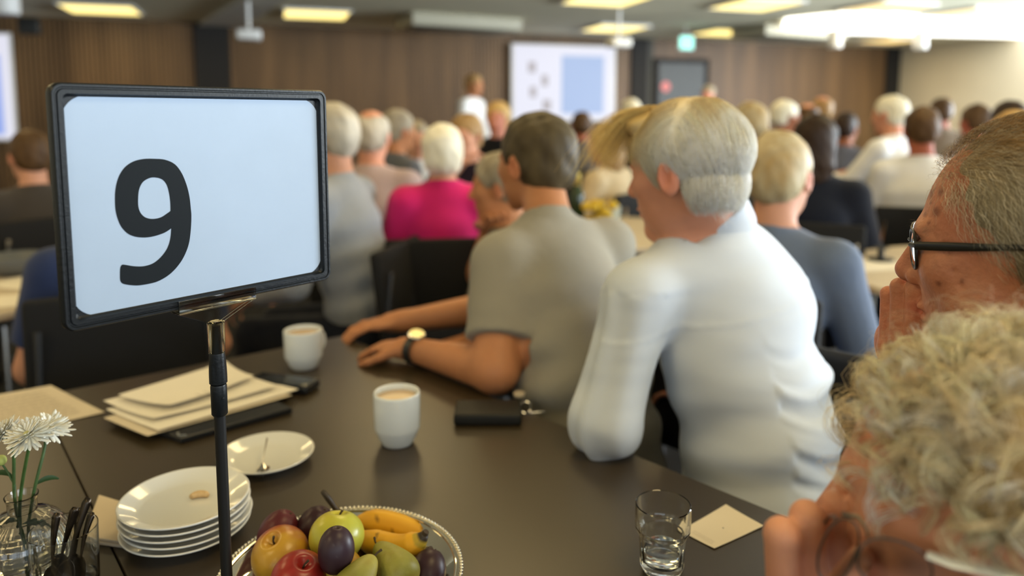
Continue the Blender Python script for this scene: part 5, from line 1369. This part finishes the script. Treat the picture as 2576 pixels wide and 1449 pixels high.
# black folder with loose sheets
fp = [T(455, 1118), T(735, 1040), T(610, 985), T(300, 1060)]
ef = empty('document_folder', (T(520, 1050)[0], T(520, 1050)[1], TZ), 'black folder lying under loose white papers left of the mugs', 'folder')
b = MB(); pl = np.array([x[:2] for x in fp]); b.prism(pl if np.cross(pl[1]-pl[0], pl[2]-pl[1]) > 0 else pl[::-1], TZ+.0004, TZ+.012, .002); b.build('folder_cover', mat('folder_black', (.010, .011, .014, 1), .35), ef, smooth=False)
b = MB(); b.tube([T(470, 1110)+ZZ*.010, T(452, 1112)+ZZ*.010, T(448, 1106)+ZZ*.011], .003, 8); b.build('pen_loop', M_CHROME, ef)
sets = [([T(262, 1070), T(372, 1117), T(735, 1012), T(600, 975)], TZ+.0128, .0015, M_SHEET), ([T(268, 1052), T(400, 1108), T(752, 1000), T(610, 962)], TZ+.0150, .003, M_SHEET2),
        ([T(262, 1040), T(390, 1085), T(700, 1000), T(585, 956)], TZ+.0190, .006, M_SHEET2), ([T(300, 1035), T(430, 1062), T(640, 985), T(570, 945)], TZ+.0265, .007, M_SHEET2)]
labs = ['lowest loose paper sheet sticking out over the black folder', 'second loose paper sheet on the black folder, reaching farthest right', 'curled white sheet near the top of the papers on the folder', 'topmost short sheet of the papers on the black folder']
for i, (q4, z, cu_, m) in enumerate(sets):
    q4 = [x*1.0 for x in q4]; o = sheet('loose_sheet', q4, z, labs[i], 'paper', m, curl=cu_, group='loose papers on the black folder', seed=i*1.3)
print_lines([T(480, 1040), T(520, 1052), T(600, 1018), T(560, 1008)], TZ+.0350, 4, o, seed=3)
# phone and glasses case beyond, wallet with keyring on the right
b = MB(); a = T(640, 966)+ZZ*.0065; d = T(790, 985)+ZZ*.0065; ax = nrm([d[0]-a[0], d[1]-a[1], 0])
eb = empty('glasses_case', ((a+d)/2)*np.array([1, 1, 0])+ZZ*TZ, 'flat black glossy case lying behind the loose papers', 'case')
b.box((a+d)/2+ZZ*.004, (np.linalg.norm(d-a), .055, .018), frame(np.cross(ZZ, ax)), .006); b.build('case_shell', mat('gloss_black', (.014, .016, .020, 1), .16), eb)
a = T(620, 962)+ZZ*.005; d = T(700, 958)+ZZ*.005; b = MB(); b.tube([a, (a+d)/2, d], [.004, .0048, .0035], 10)
tag(b.build('ballpoint_pen', mat('pen_black', (.012, .012, .014, 1), .3), origin=a), 'black pen lying left of the glossy black case', 'pen')
a = T(1145, 1052); d = T(1312, 1052); m_ = (a+d)/2; ax = nrm(d-a)
ek = empty('black_wallet', m_*np.array([1, 1, 0])+ZZ*TZ, 'black wallet lying at the table edge beside the white shirt elbow', 'wallet')
b = MB(); b.box(m_+ZZ*.0115, (np.linalg.norm(d-a), .075, .022), frame(np.cross(ZZ, ax)), .005); b.build('wallet_body', mat('black_leather', (.006, .006, .005, 1), .6), ek)
b = MB(); b.box(m_+ZZ*.0117, (np.linalg.norm(d-a)+.001, .072, .0012), frame(np.cross(ZZ, ax))); b.build('zip', M_BLACK_PL, ek)
c = T(1322, 1040)+ZZ*.012; er = empty('key_ring', c*np.array([1, 1, 0])+ZZ*TZ, 'metal key ring with a round pale fob beside the black wallet', 'keys')
b = MB(); closed_tube(b, [c+np.array([.010*math.cos(t), .004*math.sin(t), .010*math.sin(t)]) for t in np.linspace(0, 6.283, 24, endpoint=False)], .0010); b.build('ring', M_CHROME, er)
b = MB(); b.lathe([(0, 0), (.011, 0), (.011, .003), (0, .003)], 28, T(1306, 1018)+ZZ*.020, frame((.2, 1, .2), (.1, .3, 1))); b.build('fob', mat('pale_fob', (.75, .70, .55, 1), .2, metal=.5), er)
b = MB(); b.box(c+np.array([.022, .0, -.009]), (.030, .006, .002), rotz(.2), .001); b.build('key', M_CHROME, er)

# ---------------------------------------------------------------- water glass and note
M_GLASS = mat('clear_glass', (.98, .99, .98, 1), .0, trans=1, ior=1.45)
M_WATER = mat('water', (.97, .98, .97, 1), .0, trans=1, ior=1.33)
c = T(1665, 1430)+ZZ*.0004; e = empty('water_glass', c, 'clear stackable tumbler with a little water standing at the right of the fruit tray', 'glass')
R_, Hh = .0345, .086
fl = lambda a, z: .012*math.cos(a*16) if .004 < z < Hh*.86 else 0
pr = [(0, .0035), (.020, .0035), (.0215, 0), (.0245, 0), (.0268, .006), (.0285, .030), (.0298, .046), (.0325, .051), (.0342, .055), (R_, .070), (R_, Hh-.001), (R_-.0008, Hh), (R_-.0018, Hh-.0008), (R_-.0022, .070),
      (.0318, .0555), (.0300, .052), (.0272, .046), (.0258, .030), (.0236, .013), (.0180, .0095), (0, .0090)]
b = MB(); b.glass(pr, 112, c, flute=lambda a, z: (.008*math.cos(a*14) if z < .066 and z > .003 else 0)); b.build('tumbler', M_GLASS, e)
b = MB(); b.lathe([(0, .0092), (.0178, .0097), (.0232, .0135), (.0252, .028), (.0252, .0285), (0, .0285)], 64, c); b.build('water', M_WATER, e)
nq = [T(1826, 1272), T(1921, 1326), T(1797, 1383), T(1712, 1338)]
o = sheet('handwritten_note', nq, TZ+.0007, 'small cream paper note with faint handwriting beside the water glass', 'note', mat('note_paper', (.74, .64, .46, 1), .8), curl=.0012)
print_lines([T(1735, 1343), T(1795, 1378), T(1808, 1370), T(1745, 1336)], TZ+.0026, 3, o, seed=5)
b = MB(); b.lathe([(0, 0), (.0011, 0), (.0008, .0002), (0, .0002)], 12, T(1819, 1331)+ZZ*.0018); b.build('ink_dot', M_INK, o)

# ---------------------------------------------------------------- silver tray with fruit
M_SILVER = mat('silver_tray', (.80, .77, .66, 1), .06, metal=1)
TC = np.array([-.2085, .845, TZ+.0004]); TR = .1475
et = empty('serving_tray', TC, 'round silver tray with beaded rim holding the fruit', 'tray')
b = MB(); b.lathe([(0, 0), (TR*.80, 0), (TR*.86, .003), (TR*.93, .011), (TR*.985, .0125), (TR, .0135), (TR*1.0, .0150), (TR*.985, .0150), (TR*.96, .0142), (TR*.93, .0125), (TR*.86, .0048), (TR*.80, .0018), (0, .0018)], 128, TC)
b.build('dish', M_SILVER, et, smooth=True)
b = MB()
for k_ in range(150):
    a = 2*math.pi*k_/150; b.ell(TC+np.array([TR*.992*math.cos(a), TR*.992*math.sin(a), .0155]), (.0026, .0026, .0024), None, 8, 6)
b.build('beaded_rim', M_SILVER, et, smooth=True)
b = MB(); lp = [TC+np.array([TR*.945*math.cos(a), TR*.945*math.sin(a), .0145]) for a in np.linspace(0, 6.2832, 128, endpoint=False)]; closed_tube(b, lp, .0014, 8); b.build('inner_bead_line', M_SILVER, et)
def fmat(name, fn_cols=None, rough=.32, coat=.25, **kw): return mat(name, (1, 1, 1, 1), rough, attr='Col', coat=coat, coat_rough=.25, spec=.4, **kw)
M_APPLE = fmat('apple_skin', bump=.0003, bscale=120); M_PEAR = fmat('pear_skin', .0, .5, .05, var=.10, vscale=130, bump=.0005, bscale=160); M_PLUM = fmat('plum_skin', rough=.42, coat=.06); M_BAN = fmat('banana_skin', rough=.5, coat=.05)
M_STEM = mat('fruit_stem', (.05, .032, .016, 1), .8)
def fruit(name, c, r, axis, kind, colfn, label, group=None, seed=0, stem=True):
    ax = nrm(axis); M = frame(nrm(np.cross(ax, (1, .3, .1))), ax); M = np.array([M[0], np.cross(ax, M[0]), ax])
    nu, nv = 56, 40; v = []
    for i in range(nv+1):
        ph = math.pi*i/nv
        for j in range(nu):
            th = 2*math.pi*j/nu; s_, z = math.sin(ph), math.cos(ph)
            if kind == 'apple':
                rr = 1-.03*math.cos(5*th)*max(0, -z)-.02*math.sin(2*th+seed); zz = .93*z-.34*math.exp(-(s_/.20)**2)*(1 if z > 0 else -.75)-.0; rad = s_*rr*(1+.05*z)
            elif kind == 'pear':
                rad = s_*(.80-.32*z+.10*math.cos(2*ph)); zz = z*1.25+.16+(-.10 if z < 0 else .0)*math.exp(-(s_/.16)**2)*-1; rad *= 1+.03*math.sin(3*th+seed)
            else:
                rad = s_*(1-.05*math.exp(-((th-3.1)/.25)**2))*(.98+.02*math.cos(2*th)); zz = z*1.28-.10*math.exp(-(s_/.16)**2)*(1 if z > 0 else -.3)
            v.append([rad*math.cos(th), rad*math.sin(th), zz])
    v = np.array(v); lo = v.copy(); f = []
    for i in range(nv):
        for j in range(nu): f.append((i*nu+j, (i+1)*nu+j, (i+1)*nu+(j+1) % nu, i*nu+(j+1) % nu))
    W_ = v*r @ M+c
    e = empty(name, c, label, kind if kind != 'plum' else 'plum', group)
    b = MB(); b.add(W_, f); m_ = dict(apple=M_APPLE, pear=M_PEAR, plum=M_PLUM)[kind]; b.build('fruit_flesh' if False else 'skin', m_, e, smooth=True, colors=np.clip(colfn(lo, W_), 0, 1))
    if stem:
        zt_ = {'apple': .60, 'pear': 1.40, 'plum': 1.16}[kind]; ln = {'apple': .34, 'pear': .42, 'plum': .06}[kind]
        b = MB(); b.tube([c+ax*r*(zt_-.08), c+ax*r*(zt_+ln*.5)+M[0]*r*.03, c+ax*r*(zt_+ln)+M[0]*r*.12], [.0013, .0011, .0016], 8); b.build('stem', M_STEM, e)
    if kind in ('apple', 'pear'):
        zb_ = -.62 if kind == 'apple' else -1.02
        b = MB()
        for k_ in range(5):
            a = k_*1.2566; dv = M[0]*math.cos(a)+M[1]*math.sin(a); b.tube([c+ax*r*(zb_+.03), c+ax*r*(zb_-.03)+dv*r*.08, c+ax*r*(zb_-.02)+dv*r*.17], [.0022, .0018, .0005], 6)
        b.build('calyx', M_STEM, e)
    return e
def mixc(a, b_, t): t = np.clip(t, 0, 1)[:, None]; return np.array(a)[None]*(1-t)+np.array(b_)[None]*t
red, dred, yel, org, grn, ygr = [np.array(srgb(*q)[:3]) for q in ((150, 40, 30), (104, 22, 24), (202, 182, 52), (180, 112, 44), (140, 150, 58), (178, 182, 70))]
blush = lambda seed, bias: (lambda lo, W_: mixc(org*.6+yel*.4, red, .5+bias+.75*wav(lo, seed, 1.6)+.25*wav(lo*np.array([1, 1, .25]), seed+1, 14)))
def FC(px, py, y, lift=0): return P(px, py, y)
BR = 'fruit heaped on the silver tray'
fruit('apple', FC(707, 1398, .855), .0355, (-.25, -.35, .9), 'apple', blush(4, .12), 'orange-red blushed apple at the left of the fruit heap', BR, 1)
fruit('apple', FC(752, 1462, .800), .0335, (.3, -.2, .93), 'apple', lambda lo, W_: mixc(red, dred, .35+.5*wav(lo, 9, 2))*(1+.10*wav(lo*np.array([1, 1, .2]), 3, 16)[:, None]), 'red apple at the bottom edge of the picture, front of the heap', BR, 2)
fruit('apple', FC(847, 1352, .862), .0338, (.05, .30, .95), 'apple', lambda lo, W_: mixc(yel, ygr, .3+.8*wav(lo, 12, 1.2)), 'yellow-green apple on top of the fruit heap behind the dark plum', BR, 3)
bloom = lambda seed: (lambda lo, W_: mixc((.026, .007, .012), (.050, .036, .056), .05+.35*wav(lo, seed, 1.7))+.10*np.clip(wav(lo, seed+2, 22)-.92, 0, 1)[:, None])
redplum = lambda lo, W_: mixc((.11, .012, .016), (.06, .010, .016), .5+.5*wav(lo, 31, 2))
fruit('plum', FC(845, 1384, .800), .0212, (.05, .10, 1), 'plum', bloom(1), 'dark purple plum in front of the yellow apple', BR, 1)
fruit('plum', FC(697, 1342, .905), .0245, (.5, .2, .8), 'plum', redplum, 'dark red plum at the back left of the fruit heap', BR, 2)
fruit('plum', FC(790, 1335, .915), .0255, (.4, .1, .9), 'plum', bloom(6), 'blackish plum between the red plum and the yellow apple', BR, 3)
fruit('plum', FC(1073, 1446, .842), .0235, (.2, .4, .6), 'plum', bloom(9), 'dark plum at the right below the bananas', BR, 4)
pearc = lambda seed: (lambda lo, W_: mixc(np.array(srgb(176, 168, 84)[:3]), np.array(srgb(128, 126, 50)[:3]), .5+.6*wav(lo, seed, 2.2))*(1-.25*np.clip(wav(lo, seed+4, 12)-.2, 0, 1)[:, None]*np.array([.4, .8, 1])))
fruit('pear', FC(992, 1424, .826), .0300, (-.62, .75, .16), 'pear', pearc(3), 'green-yellow pear with its dark calyx facing the camera', BR, 1)
fruit('pear', FC(893, 1470, .778), .0285, (.35, .85, .25), 'pear', pearc(7), 'speckled green pear cut by the bottom edge of the picture', BR, 2)
fruit('apple', FC(1080, 1520, .800), .0290, (.3, .3, .9), 'apple', lambda lo, W_: mixc(org*.6, yel*.5, .4+.8*wav(lo, 15, 1.4)), 'dull yellow-green apple at the right front of the tray', BR, 4)
fruit('apple', TC+np.array([.00, -.02, .026]), .030, (.1, .1, 1), 'apple', lambda lo, W_: mixc(yel, red, .5+.8*wav(lo, 22, 1.4)), 'red and yellow apple buried in the middle of the heap', BR, 5)
def banana(pts, r, label, stem_len=.02, tipdark=True, seed=0):
    pts = np.array(pts); t = np.linspace(0, 1, len(pts)); n = 34; tt = np.linspace(0, 1, n)
    # smooth path through the points
    cf = [np.polyfit(t, pts[:, k_], min(3, len(pts)-1)) for k_ in range(3)]; path = np.stack([np.polyval(cf[k_], tt) for k_ in range(3)], 1)
    rr = r*np.clip(np.minimum(.30+2.6*tt, 1.0), 0, 1)*np.clip(np.minimum(.32+3.4*(1-tt), 1.0), 0, 1)
    m = 15; tg = np.gradient(path, axis=0); tg /= np.linalg.norm(tg, axis=1, keepdims=True); a = nrm(np.cross(tg[0], ZZ)); v = []; c = []
    for i in range(n):
        a = nrm(a-tg[i]*(a @ tg[i])); bb = np.cross(tg[i], a)
        for j in range(m):
            th = 2*math.pi*j/m; k5 = 1+.07*math.cos(5*th); v.append(path[i]+rr[i]*k5*(a*math.cos(th)+bb*math.sin(th)))
            cc = np.array(srgb(222, 166, 40)[:3]); 
            if tt[i] < .10: cc = np.array(srgb(150, 120, 40)[:3])
            if tt[i] > .90: cc = np.array(srgb(176, 150, 48)[:3])
            if tt[i] > .965 or tt[i] < .01: cc = np.array((.03, .022, .014))
            if math.sin(tt[i]*57+j*2.1+seed)*math.sin(tt[i]*31+j*4.7) > .965: cc = cc*.35
            c.append(cc)
    f = [(i*m+j, i*m+(j+1) % m, (i+1)*m+(j+1) % m, (i+1)*m+j) for i in range(n-1) for j in range(m)]+[tuple(range(m))[::-1], tuple((n-1)*m+j for j in range(m))]
    e = empty('banana', path[n//2], label, 'banana', 'bananas on the silver tray')
    b = MB(); b.add(v, f); b.build('peel', M_BAN, e, smooth=True, colors=np.array(c)*(1+.06*wav(np.array(v), seed+2, 90)[:, None]))
    b = MB(); b.tube([path[-1]-tg[-1]*.002, path[-1]+tg[-1]*.0045], [rr[-1]*.85, rr[-1]*.75], 8); b.build('blossom_tip', M_STEM, e)
    return e, path
eb1, _pb = banana([FC(880, 1330, .955), FC(935, 1312, .960), FC(1010, 1325, .958), FC(1075, 1360, .950), FC(1108, 1400, .935)], .0160, 'rear banana curving along the far rim of the tray', seed=1)
e, pth = banana([FC(880, 1345, .930), FC(935, 1362, .905), FC(985, 1378, .885), FC(1035, 1372, .875), FC(1068, 1344, .868)], .0165, 'front banana with its dark tip pointing up right', seed=3)
banana([FC(890, 1372, .930), FC(945, 1400, .910), FC(1000, 1412, .900), FC(1050, 1402, .890), FC(1080, 1385, .885)], .0150, 'lowest banana partly under the green pear', seed=5)
b = MB(); b.tube([FC(884, 1338, .945), FC(862, 1300, .960), FC(842, 1276, .962), FC(826, 1254, .960), FC(812, 1236, .957)], [.0080, .0052, .0040, .0042, .0034], 12)
vv = b.v[0]; cc = np.tile(srgb(140, 116, 44)[:3], (len(vv), 1)); cc[wav(vv, 3, 260) > .15] = (.05, .035, .02); cc[-20:] = (.04, .03, .02)
b.build('bunch_stem', M_BAN, eb1, smooth=True, colors=cc, label='dark-spotted bunch stem sticking up behind the yellow apple')

# ---------------------------------------------------------------- vase with chrysanthemums
VC = T(70, 1468)+ZZ*.0004
ev = empty('glass_vase', VC, 'ribbed round clear glass vase with water and flowers at the bottom left', 'vase')
def vase_r(z): return .051*math.sqrt(max(0, 1-((z-.047)/.050)**2))
zs = [.000]; pr = [(0, .0040), (.026, .0035), (.028, 0), (.031, .0008)]
for z in np.linspace(.006, .089, 16): pr.append((max(vase_r(z), .0162), z))
pr += [(.0155, .094), (.0158, .106), (.0178, .112), (.0180, .1135), (.0170, .1138), (.0145, .106), (.0140, .094)]
for z in np.linspace(.087, .009, 15): pr.append((max(vase_r(z)-.0022, .0140), z))
pr += [(.024, .0068), (0, .0064)]
b = MB(); b.glass(pr, 150, VC, flute=lambda a, z: .012*math.cos(a*30) if .004 < z < .088 else 0); b.build('vase_body', M_GLASS, ev)
pr = [(0, .0067), (.0238, .0072)]+[(vase_r(z)-.0032, z) for z in np.linspace(.0105, .040, 8)]+[(0, .040)]
b = MB(); b.lathe(pr, 72, VC); b.build('water', M_WATER, ev, smooth=None)
M_PETAL = mat('white_petal', (.92, .90, .78, 1), .6, spec=.2, sss=.0, var=.05); M_STALK = mat('green_stem', (.045, .095, .022, 1), .5, var=.3, vscale=60); M_LEAF = mat('green_leaf', (.025, .060, .014, 1), .5, var=.3, vscale=60)
M_CENT = mat('flower_centre', (.62, .60, .28, 1), .7)
def petal(b, c, out, up, L, wd, lift, curlv):
    sd = nrm(np.cross(out, up)); n = 7; v = []; f = []
    for i in range(n+1):
        t = i/n; p = c+out*L*(math.sin(t*1.35)/math.sin(1.35))*math.cos(lift*.4)+up*L*(math.sin(lift)*t+curlv*(t*t)); w_ = wd*(.45+1.1*math.sin(math.pi*min(1, .18+.74*t)))*(1 if i < n else .35)
        v += [p-sd*w_+up*w_*.35, p-up*w_*.12, p+sd*w_+up*w_*.35, p+up*w_*.10]
    for i in range(n):
        for j in range(4): f.append((i*4+j, i*4+(j+1) % 4, (i+1)*4+(j+1) % 4, (i+1)*4+j))
    f += [(3, 2, 1, 0), (n*4, n*4+1, n*4+2, n*4+3)]; b.add(v, f)
def flower(hd, up, R_, stem_pts, label, seed, leaves=()):
    up = nrm(up); rg = np.random.default_rng(seed); Mf = frame(nrm(np.cross(up, (1, .2, .3))), up); X_, Y_ = Mf[0], np.cross(up, Mf[0])
    e = empty('chrysanthemum', hd, label, 'flower', 'white chrysanthemums in the vase')
    for ring, (cnt, L, lift, cv) in enumerate(((24, 1.0, -.06, .05), (24, .90, .18, .03), (22, .78, .42, -.02), (18, .60, .75, -.08), (14, .42, 1.1, -.1))):
        b = MB()
        for k_ in range(cnt):
            a = 2*math.pi*(k_+.5*ring)/cnt+rg.normal()*.09; out = X_*math.cos(a)+Y_*math.sin(a)
            petal(b, hd+up*.0012*ring, out, up, R_*L*(1+.10*rg.normal()), R_*.055, lift+.08*rg.normal(), cv)
        b.build('petals', M_PETAL, e, smooth=True)
    b = MB(); b.ell(hd+up*R_*.16, (R_*.17, R_*.17, R_*.14), Mf, 14, 10); b.build('flower_centre', M_CENT, e)
    b = MB(); b.lathe([(0, -R_*.26), (R_*.14, -R_*.22), (R_*.30, -R_*.04), (R_*.26, .0), (0, .0)], 20, hd, np.array([X_, Y_, up])); b.build('calyx', M_LEAF, e)
    b = MB(); sp = np.array([hd-up*R_*.22]+[np.array(q) for q in stem_pts]); t = np.linspace(0, 1, len(sp)); cf = [np.polyfit(t, sp[:, k_], min(3, len(sp)-1)) for k_ in range(3)]
    tt = np.linspace(0, 1, 16); path = np.stack([np.polyval(cf[k_], tt) for k_ in range(3)], 1); b.tube(path, .0019, 10); b.build('stem', M_STALK, e)
    for (i0, dv, L) in leaves:
        b = MB(); p0 = path[i0]; dv = nrm(dv); pts = [p0+dv*L*t_+ZZ*L*(.45*t_-.75*t_*t_) for t_ in np.linspace(0, 1, 8)]; b.tube(pts, [L*.02]+[L*.13*math.sin(math.pi*(.12+.80*t_)) for t_ in np.linspace(.1, 1, 7)], 8, flat=.16, upv=np.cross(ZZ, dv)); b.build('leaf', M_LEAF, e)
VY = VC[1]
neck = VC+ZZ*.100; bot = lambda dx, dy: VC+np.array([dx, dy, .012])
flower(P(72, 1098, VY-.030), (-.05, -.45, .85), .0262, [neck+np.array([.001, -.006, .0]), neck+np.array([.002, -.004, -.04]), bot(.008, -.006)], 'front white chrysanthemum in the middle of the vase', 1, ((7, (-.9, -.2, .1), .030), (8, (.9, .2, .2), .034)))
flower(P(118, 1080, VY+.030), (.30, -.15, .90), .0270, [P(103, 1165, VY+.012), neck+np.array([.009, .004, 0]), bot(-.004, .006)], 'rear white chrysanthemum leaning to the right', 2, ((8, (.7, .5, .3), .026),))
flower(P(12, 1092, VY-.010), (-.50, -.30, .80), .0240, [P(35, 1165, VY), neck+np.array([-.008, .0, 0]), bot(.002, .010)], 'left white chrysanthemum cut by the picture edge', 3, ((7, (-.8, .1, .3), .028),))
eb_ = empty('flower_bud', P(3, 1158, VY), 'small yellow-green flower bud on a thin side stem left of the vase neck', 'flower bud')
b = MB(); b.ell(P(3, 1158, VY), (.0060, .0060, .0065), None, 14, 10); b.build('bud', mat('bud_yellow', (.42, .46, .12, 1), .6), eb_)
b = MB(); b.tube([P(5, 1166, VY), P(22, 1192, VY), P(38, 1222, VY), neck+np.array([-.006, -.004, .004])], .0012, 8); b.build('stem', M_STALK, eb_)

# ---------------------------------------------------------------- glass with dark spoons
GC = T(170, 1492)+ZZ*.0004
eg_ = empty('cutlery_glass', GC, 'clear straight glass holding dark teaspoons in front of the vase', 'glass')
gr, gh = .0355, .082
pr = [(0, .001), (gr*.80, 0), (gr*.90, .002), (gr*.985, .012), (gr*1.03, gh-.001), (gr*1.025, gh), (gr*1.00, gh-.0004), (gr*.93, .018), (gr*.80, .010), (0, .012)]
b = MB(); b.glass(pr, 96, GC); b.build('tumbler', M_GLASS, eg_)
def teaspoon(bowl, top, label, seed):
    bowl = np.array(bowl); top = np.array(top); ax = nrm(top-bowl); e = empty('teaspoon', bowl, label, 'spoon', 'dark teaspoons in the glass')
    sd = nrm(np.cross(ax, np.array([.3*math.sin(seed), -1, .1]))); nn = np.cross(sd, ax)
    L = np.linalg.norm(top-bowl); n = 12; v = []; f = []
    for i in range(n+1):
        t = i/n; p = bowl+ax*(.020+(L-.020)*t)+nn*.003*math.sin(math.pi*t); w_ = .0016+.0042*t**1.3; w_ *= 1 if i < n else .55
        v += [p-sd*w_, p-nn*.0008, p+sd*w_, p+nn*.0008]
    for i in range(n):
        for j in range(4): f.append((i*4+j, i*4+(j+1) % 4, (i+1)*4+(j+1) % 4, (i+1)*4+j))
    f += [(3, 2, 1, 0), (n*4, n*4+1, n*4+2, n*4+3)]
    b = MB(); b.add(v, f); b.build('handle', M_DSTEEL, e, smooth=True)
    nu, nv = 20, 8; v = []; f = []
    for lay in (0, 1):
        for i in range(nv+1):
            r_ = i/nv
            for j in range(nu):
                a = 2*math.pi*j/nu; y = math.cos(a)*r_*.0165*(1+.12*math.cos(a)); x = math.sin(a)*r_*.0112; v.append(bowl+ax*(y+.006)+sd*x-nn*(.0055*(1-r_*r_)-lay*.0008))
    o_ = (nv+1)*nu
    for i in range(nv):
        for j in range(nu):
            q = (i*nu+j, i*nu+(j+1) % nu, (i+1)*nu+(j+1) % nu, (i+1)*nu+j); f.append(q); f.append(tuple(o_+k_ for k_ in q[::-1]))
    for j in range(nu): f.append((nv*nu+j, nv*nu+(j+1) % nu, o_+nv*nu+(j+1) % nu, o_+nv*nu+j))
    b = MB(); b.add(v, f); b.build('bowl', M_DSTEEL, e, smooth=True)
gx = lambda dx, dy, z: GC+np.array([dx, dy, z])
for i, (bw, tp, lab) in enumerate(((gx(-.012, -.010, .016), P(143, 1290, GC[1]-.006), 'leftmost dark teaspoon, standing upright alone in the glass'),
        (gx(-.016, .008, .022), P(190, 1276, GC[1]+.008), 'dark teaspoon leaning right, second from the left in the glass'),
        (gx(.000, .012, .018), P(203, 1277, GC[1]+.016), 'dark teaspoon in the middle of the bunch in the glass'),
        (gx(.004, -.012, .024), P(222, 1252, GC[1]+.004), 'dark teaspoon with the highest handle tip in the glass'),
        (gx(.012, .000, .020), P(232, 1288, GC[1]+.018), 'rightmost dark teaspoon in the glass'))):
    teaspoon(bw, tp, lab, i)
# things on the far tables
def bowl(px, py, r, label, m, tz=.75, h=.07):
    c = T(px, py, tz)+ZZ*.0004; b = MB(); b.lathe([(0, 0), (r*.5, 0), (r*.8, h*.4), (r, h*.96), (r-.003, h), (r-.006, h*.95), (r*.76, h*.42), (r*.45, .006), (0, .006)], 48, c); tag(b.build('bowl', m, smooth=True, origin=c), label, 'bowl')
bowl(38, 690, .10, 'grey bowl standing on the pale table at the left edge', mat('grey_bowl', (.12, .13, .14, 1), .5))
def simple_sheet(px, py, w_, h_, rz, label, tz=.75): 
    c = T(px, py, tz); R2 = rotz(rz); q = [c+np.array([sx*w_/2, sy*h_/2, 0]) @ R2 for sx, sy in ((-1, -1), (1, -1), (1, 1), (-1, 1))]
    sheet('paper_sheet', q, tz+.0008, label, 'paper', M_SHEET2, curl=.002, nx=4)
simple_sheet(25, 758, .26, .18, .4, 'white paper on the pale table below the grey bowl')
simple_sheet(92, 712, .28, .20, -.3, 'white paper on the pale table right of the grey bowl')
simple_sheet(2180, 668, .30, .21, .2, 'white paper on the pale table right of the blue-grey shirt')
b = MB(); c = T(2215, 655); b.lathe([(0, 0), (.05, 0), (.05, .006), (.012, .010), (.012, .045), (.03, .05), (0, .052)], 24, c+ZZ*.0005); tag(b.build('table_caddy', M_DARKTRIM, smooth=None, origin=c), 'small dark stand on the pale table beside the bald man in glasses', 'table stand')
def small_glass(px, py, label, col, r=.035, h=.10, tz=.75):
    c = T(px, py, tz)+ZZ*.0004; e = empty('drinking_glass', c, label, 'glass')
    b = MB(); b.lathe([(0, 0), (r*.85, 0), (r, h), (r-.002, h), (r*.8, .008), (0, .008)], 32, c); b.build('tumbler', mat('glass_'+col[0], col[1], .25), e, smooth=None)
small_glass(1540, 585, 'pale green-white tumbler beside yellow flowers, left of the white-haired man chin', ('pale', (.55, .60, .54, 1)), .040, .13)
ef_ = T(1502, 592); e = empty('yellow_bouquet', ef_+ZZ*.0004, 'yellow flowers in a low pot between the grey shirt and the white-haired man', 'flowers')
b = MB(); b.lathe([(0, 0), (.05, 0), (.06, .08), (.055, .08), (.045, .01), (0, .01)], 28, ef_+ZZ*.0004); b.build('pot', mat('tan_pot', (.42, .26, .10, 1), .6), e, smooth=None)
for k_ in range(14):
    a = k_*2.4; rr = .012+.0045*k_; b = MB(); c_ = ef_+np.array([rr*math.cos(a), rr*math.sin(a), .105+.045*math.cos(k_)]); b.ell(c_, (.026, .026, .020), None, 12, 8, lambda d_: 1+.12*math.sin(9*d_[0])*math.cos(9*d_[1])); b.build('blossom', mat('yellow_blossom', (.62, .42, .03, 1), .6, var=.3), e, smooth=True)
b = MB(); b.tube([ef_+ZZ*.08, ef_+ZZ*.10], .03, 10); b.build('foliage', M_LEAF, e)
c = T(1450, 500, .75) if False else P(1452, 452, 3.6)
eb2 = empty('wine_bottle', (c[0], c[1], .7504), 'dark green bottle with a gold top behind the dark-haired man', 'bottle')
b = MB(); b.lathe([(0, 0), (.036, 0), (.038, .01), (.038, .17), (.030, .20), (.014, .23), (.0135, .27), (0, .27)], 32, (c[0], c[1], .7504)); b.build('bottle_body', mat('dark_green_glass', (.02, .04, .015, 1), .1), eb2, smooth=None)
b = MB(); b.lathe([(.0142, .225), (.0155, .23), (.0155, .285), (0, .286)], 24, (c[0], c[1], .7504)); b.build('gold_foil', mat('gold_foil', (.70, .52, .14, 1), .3, metal=.8), eb2)
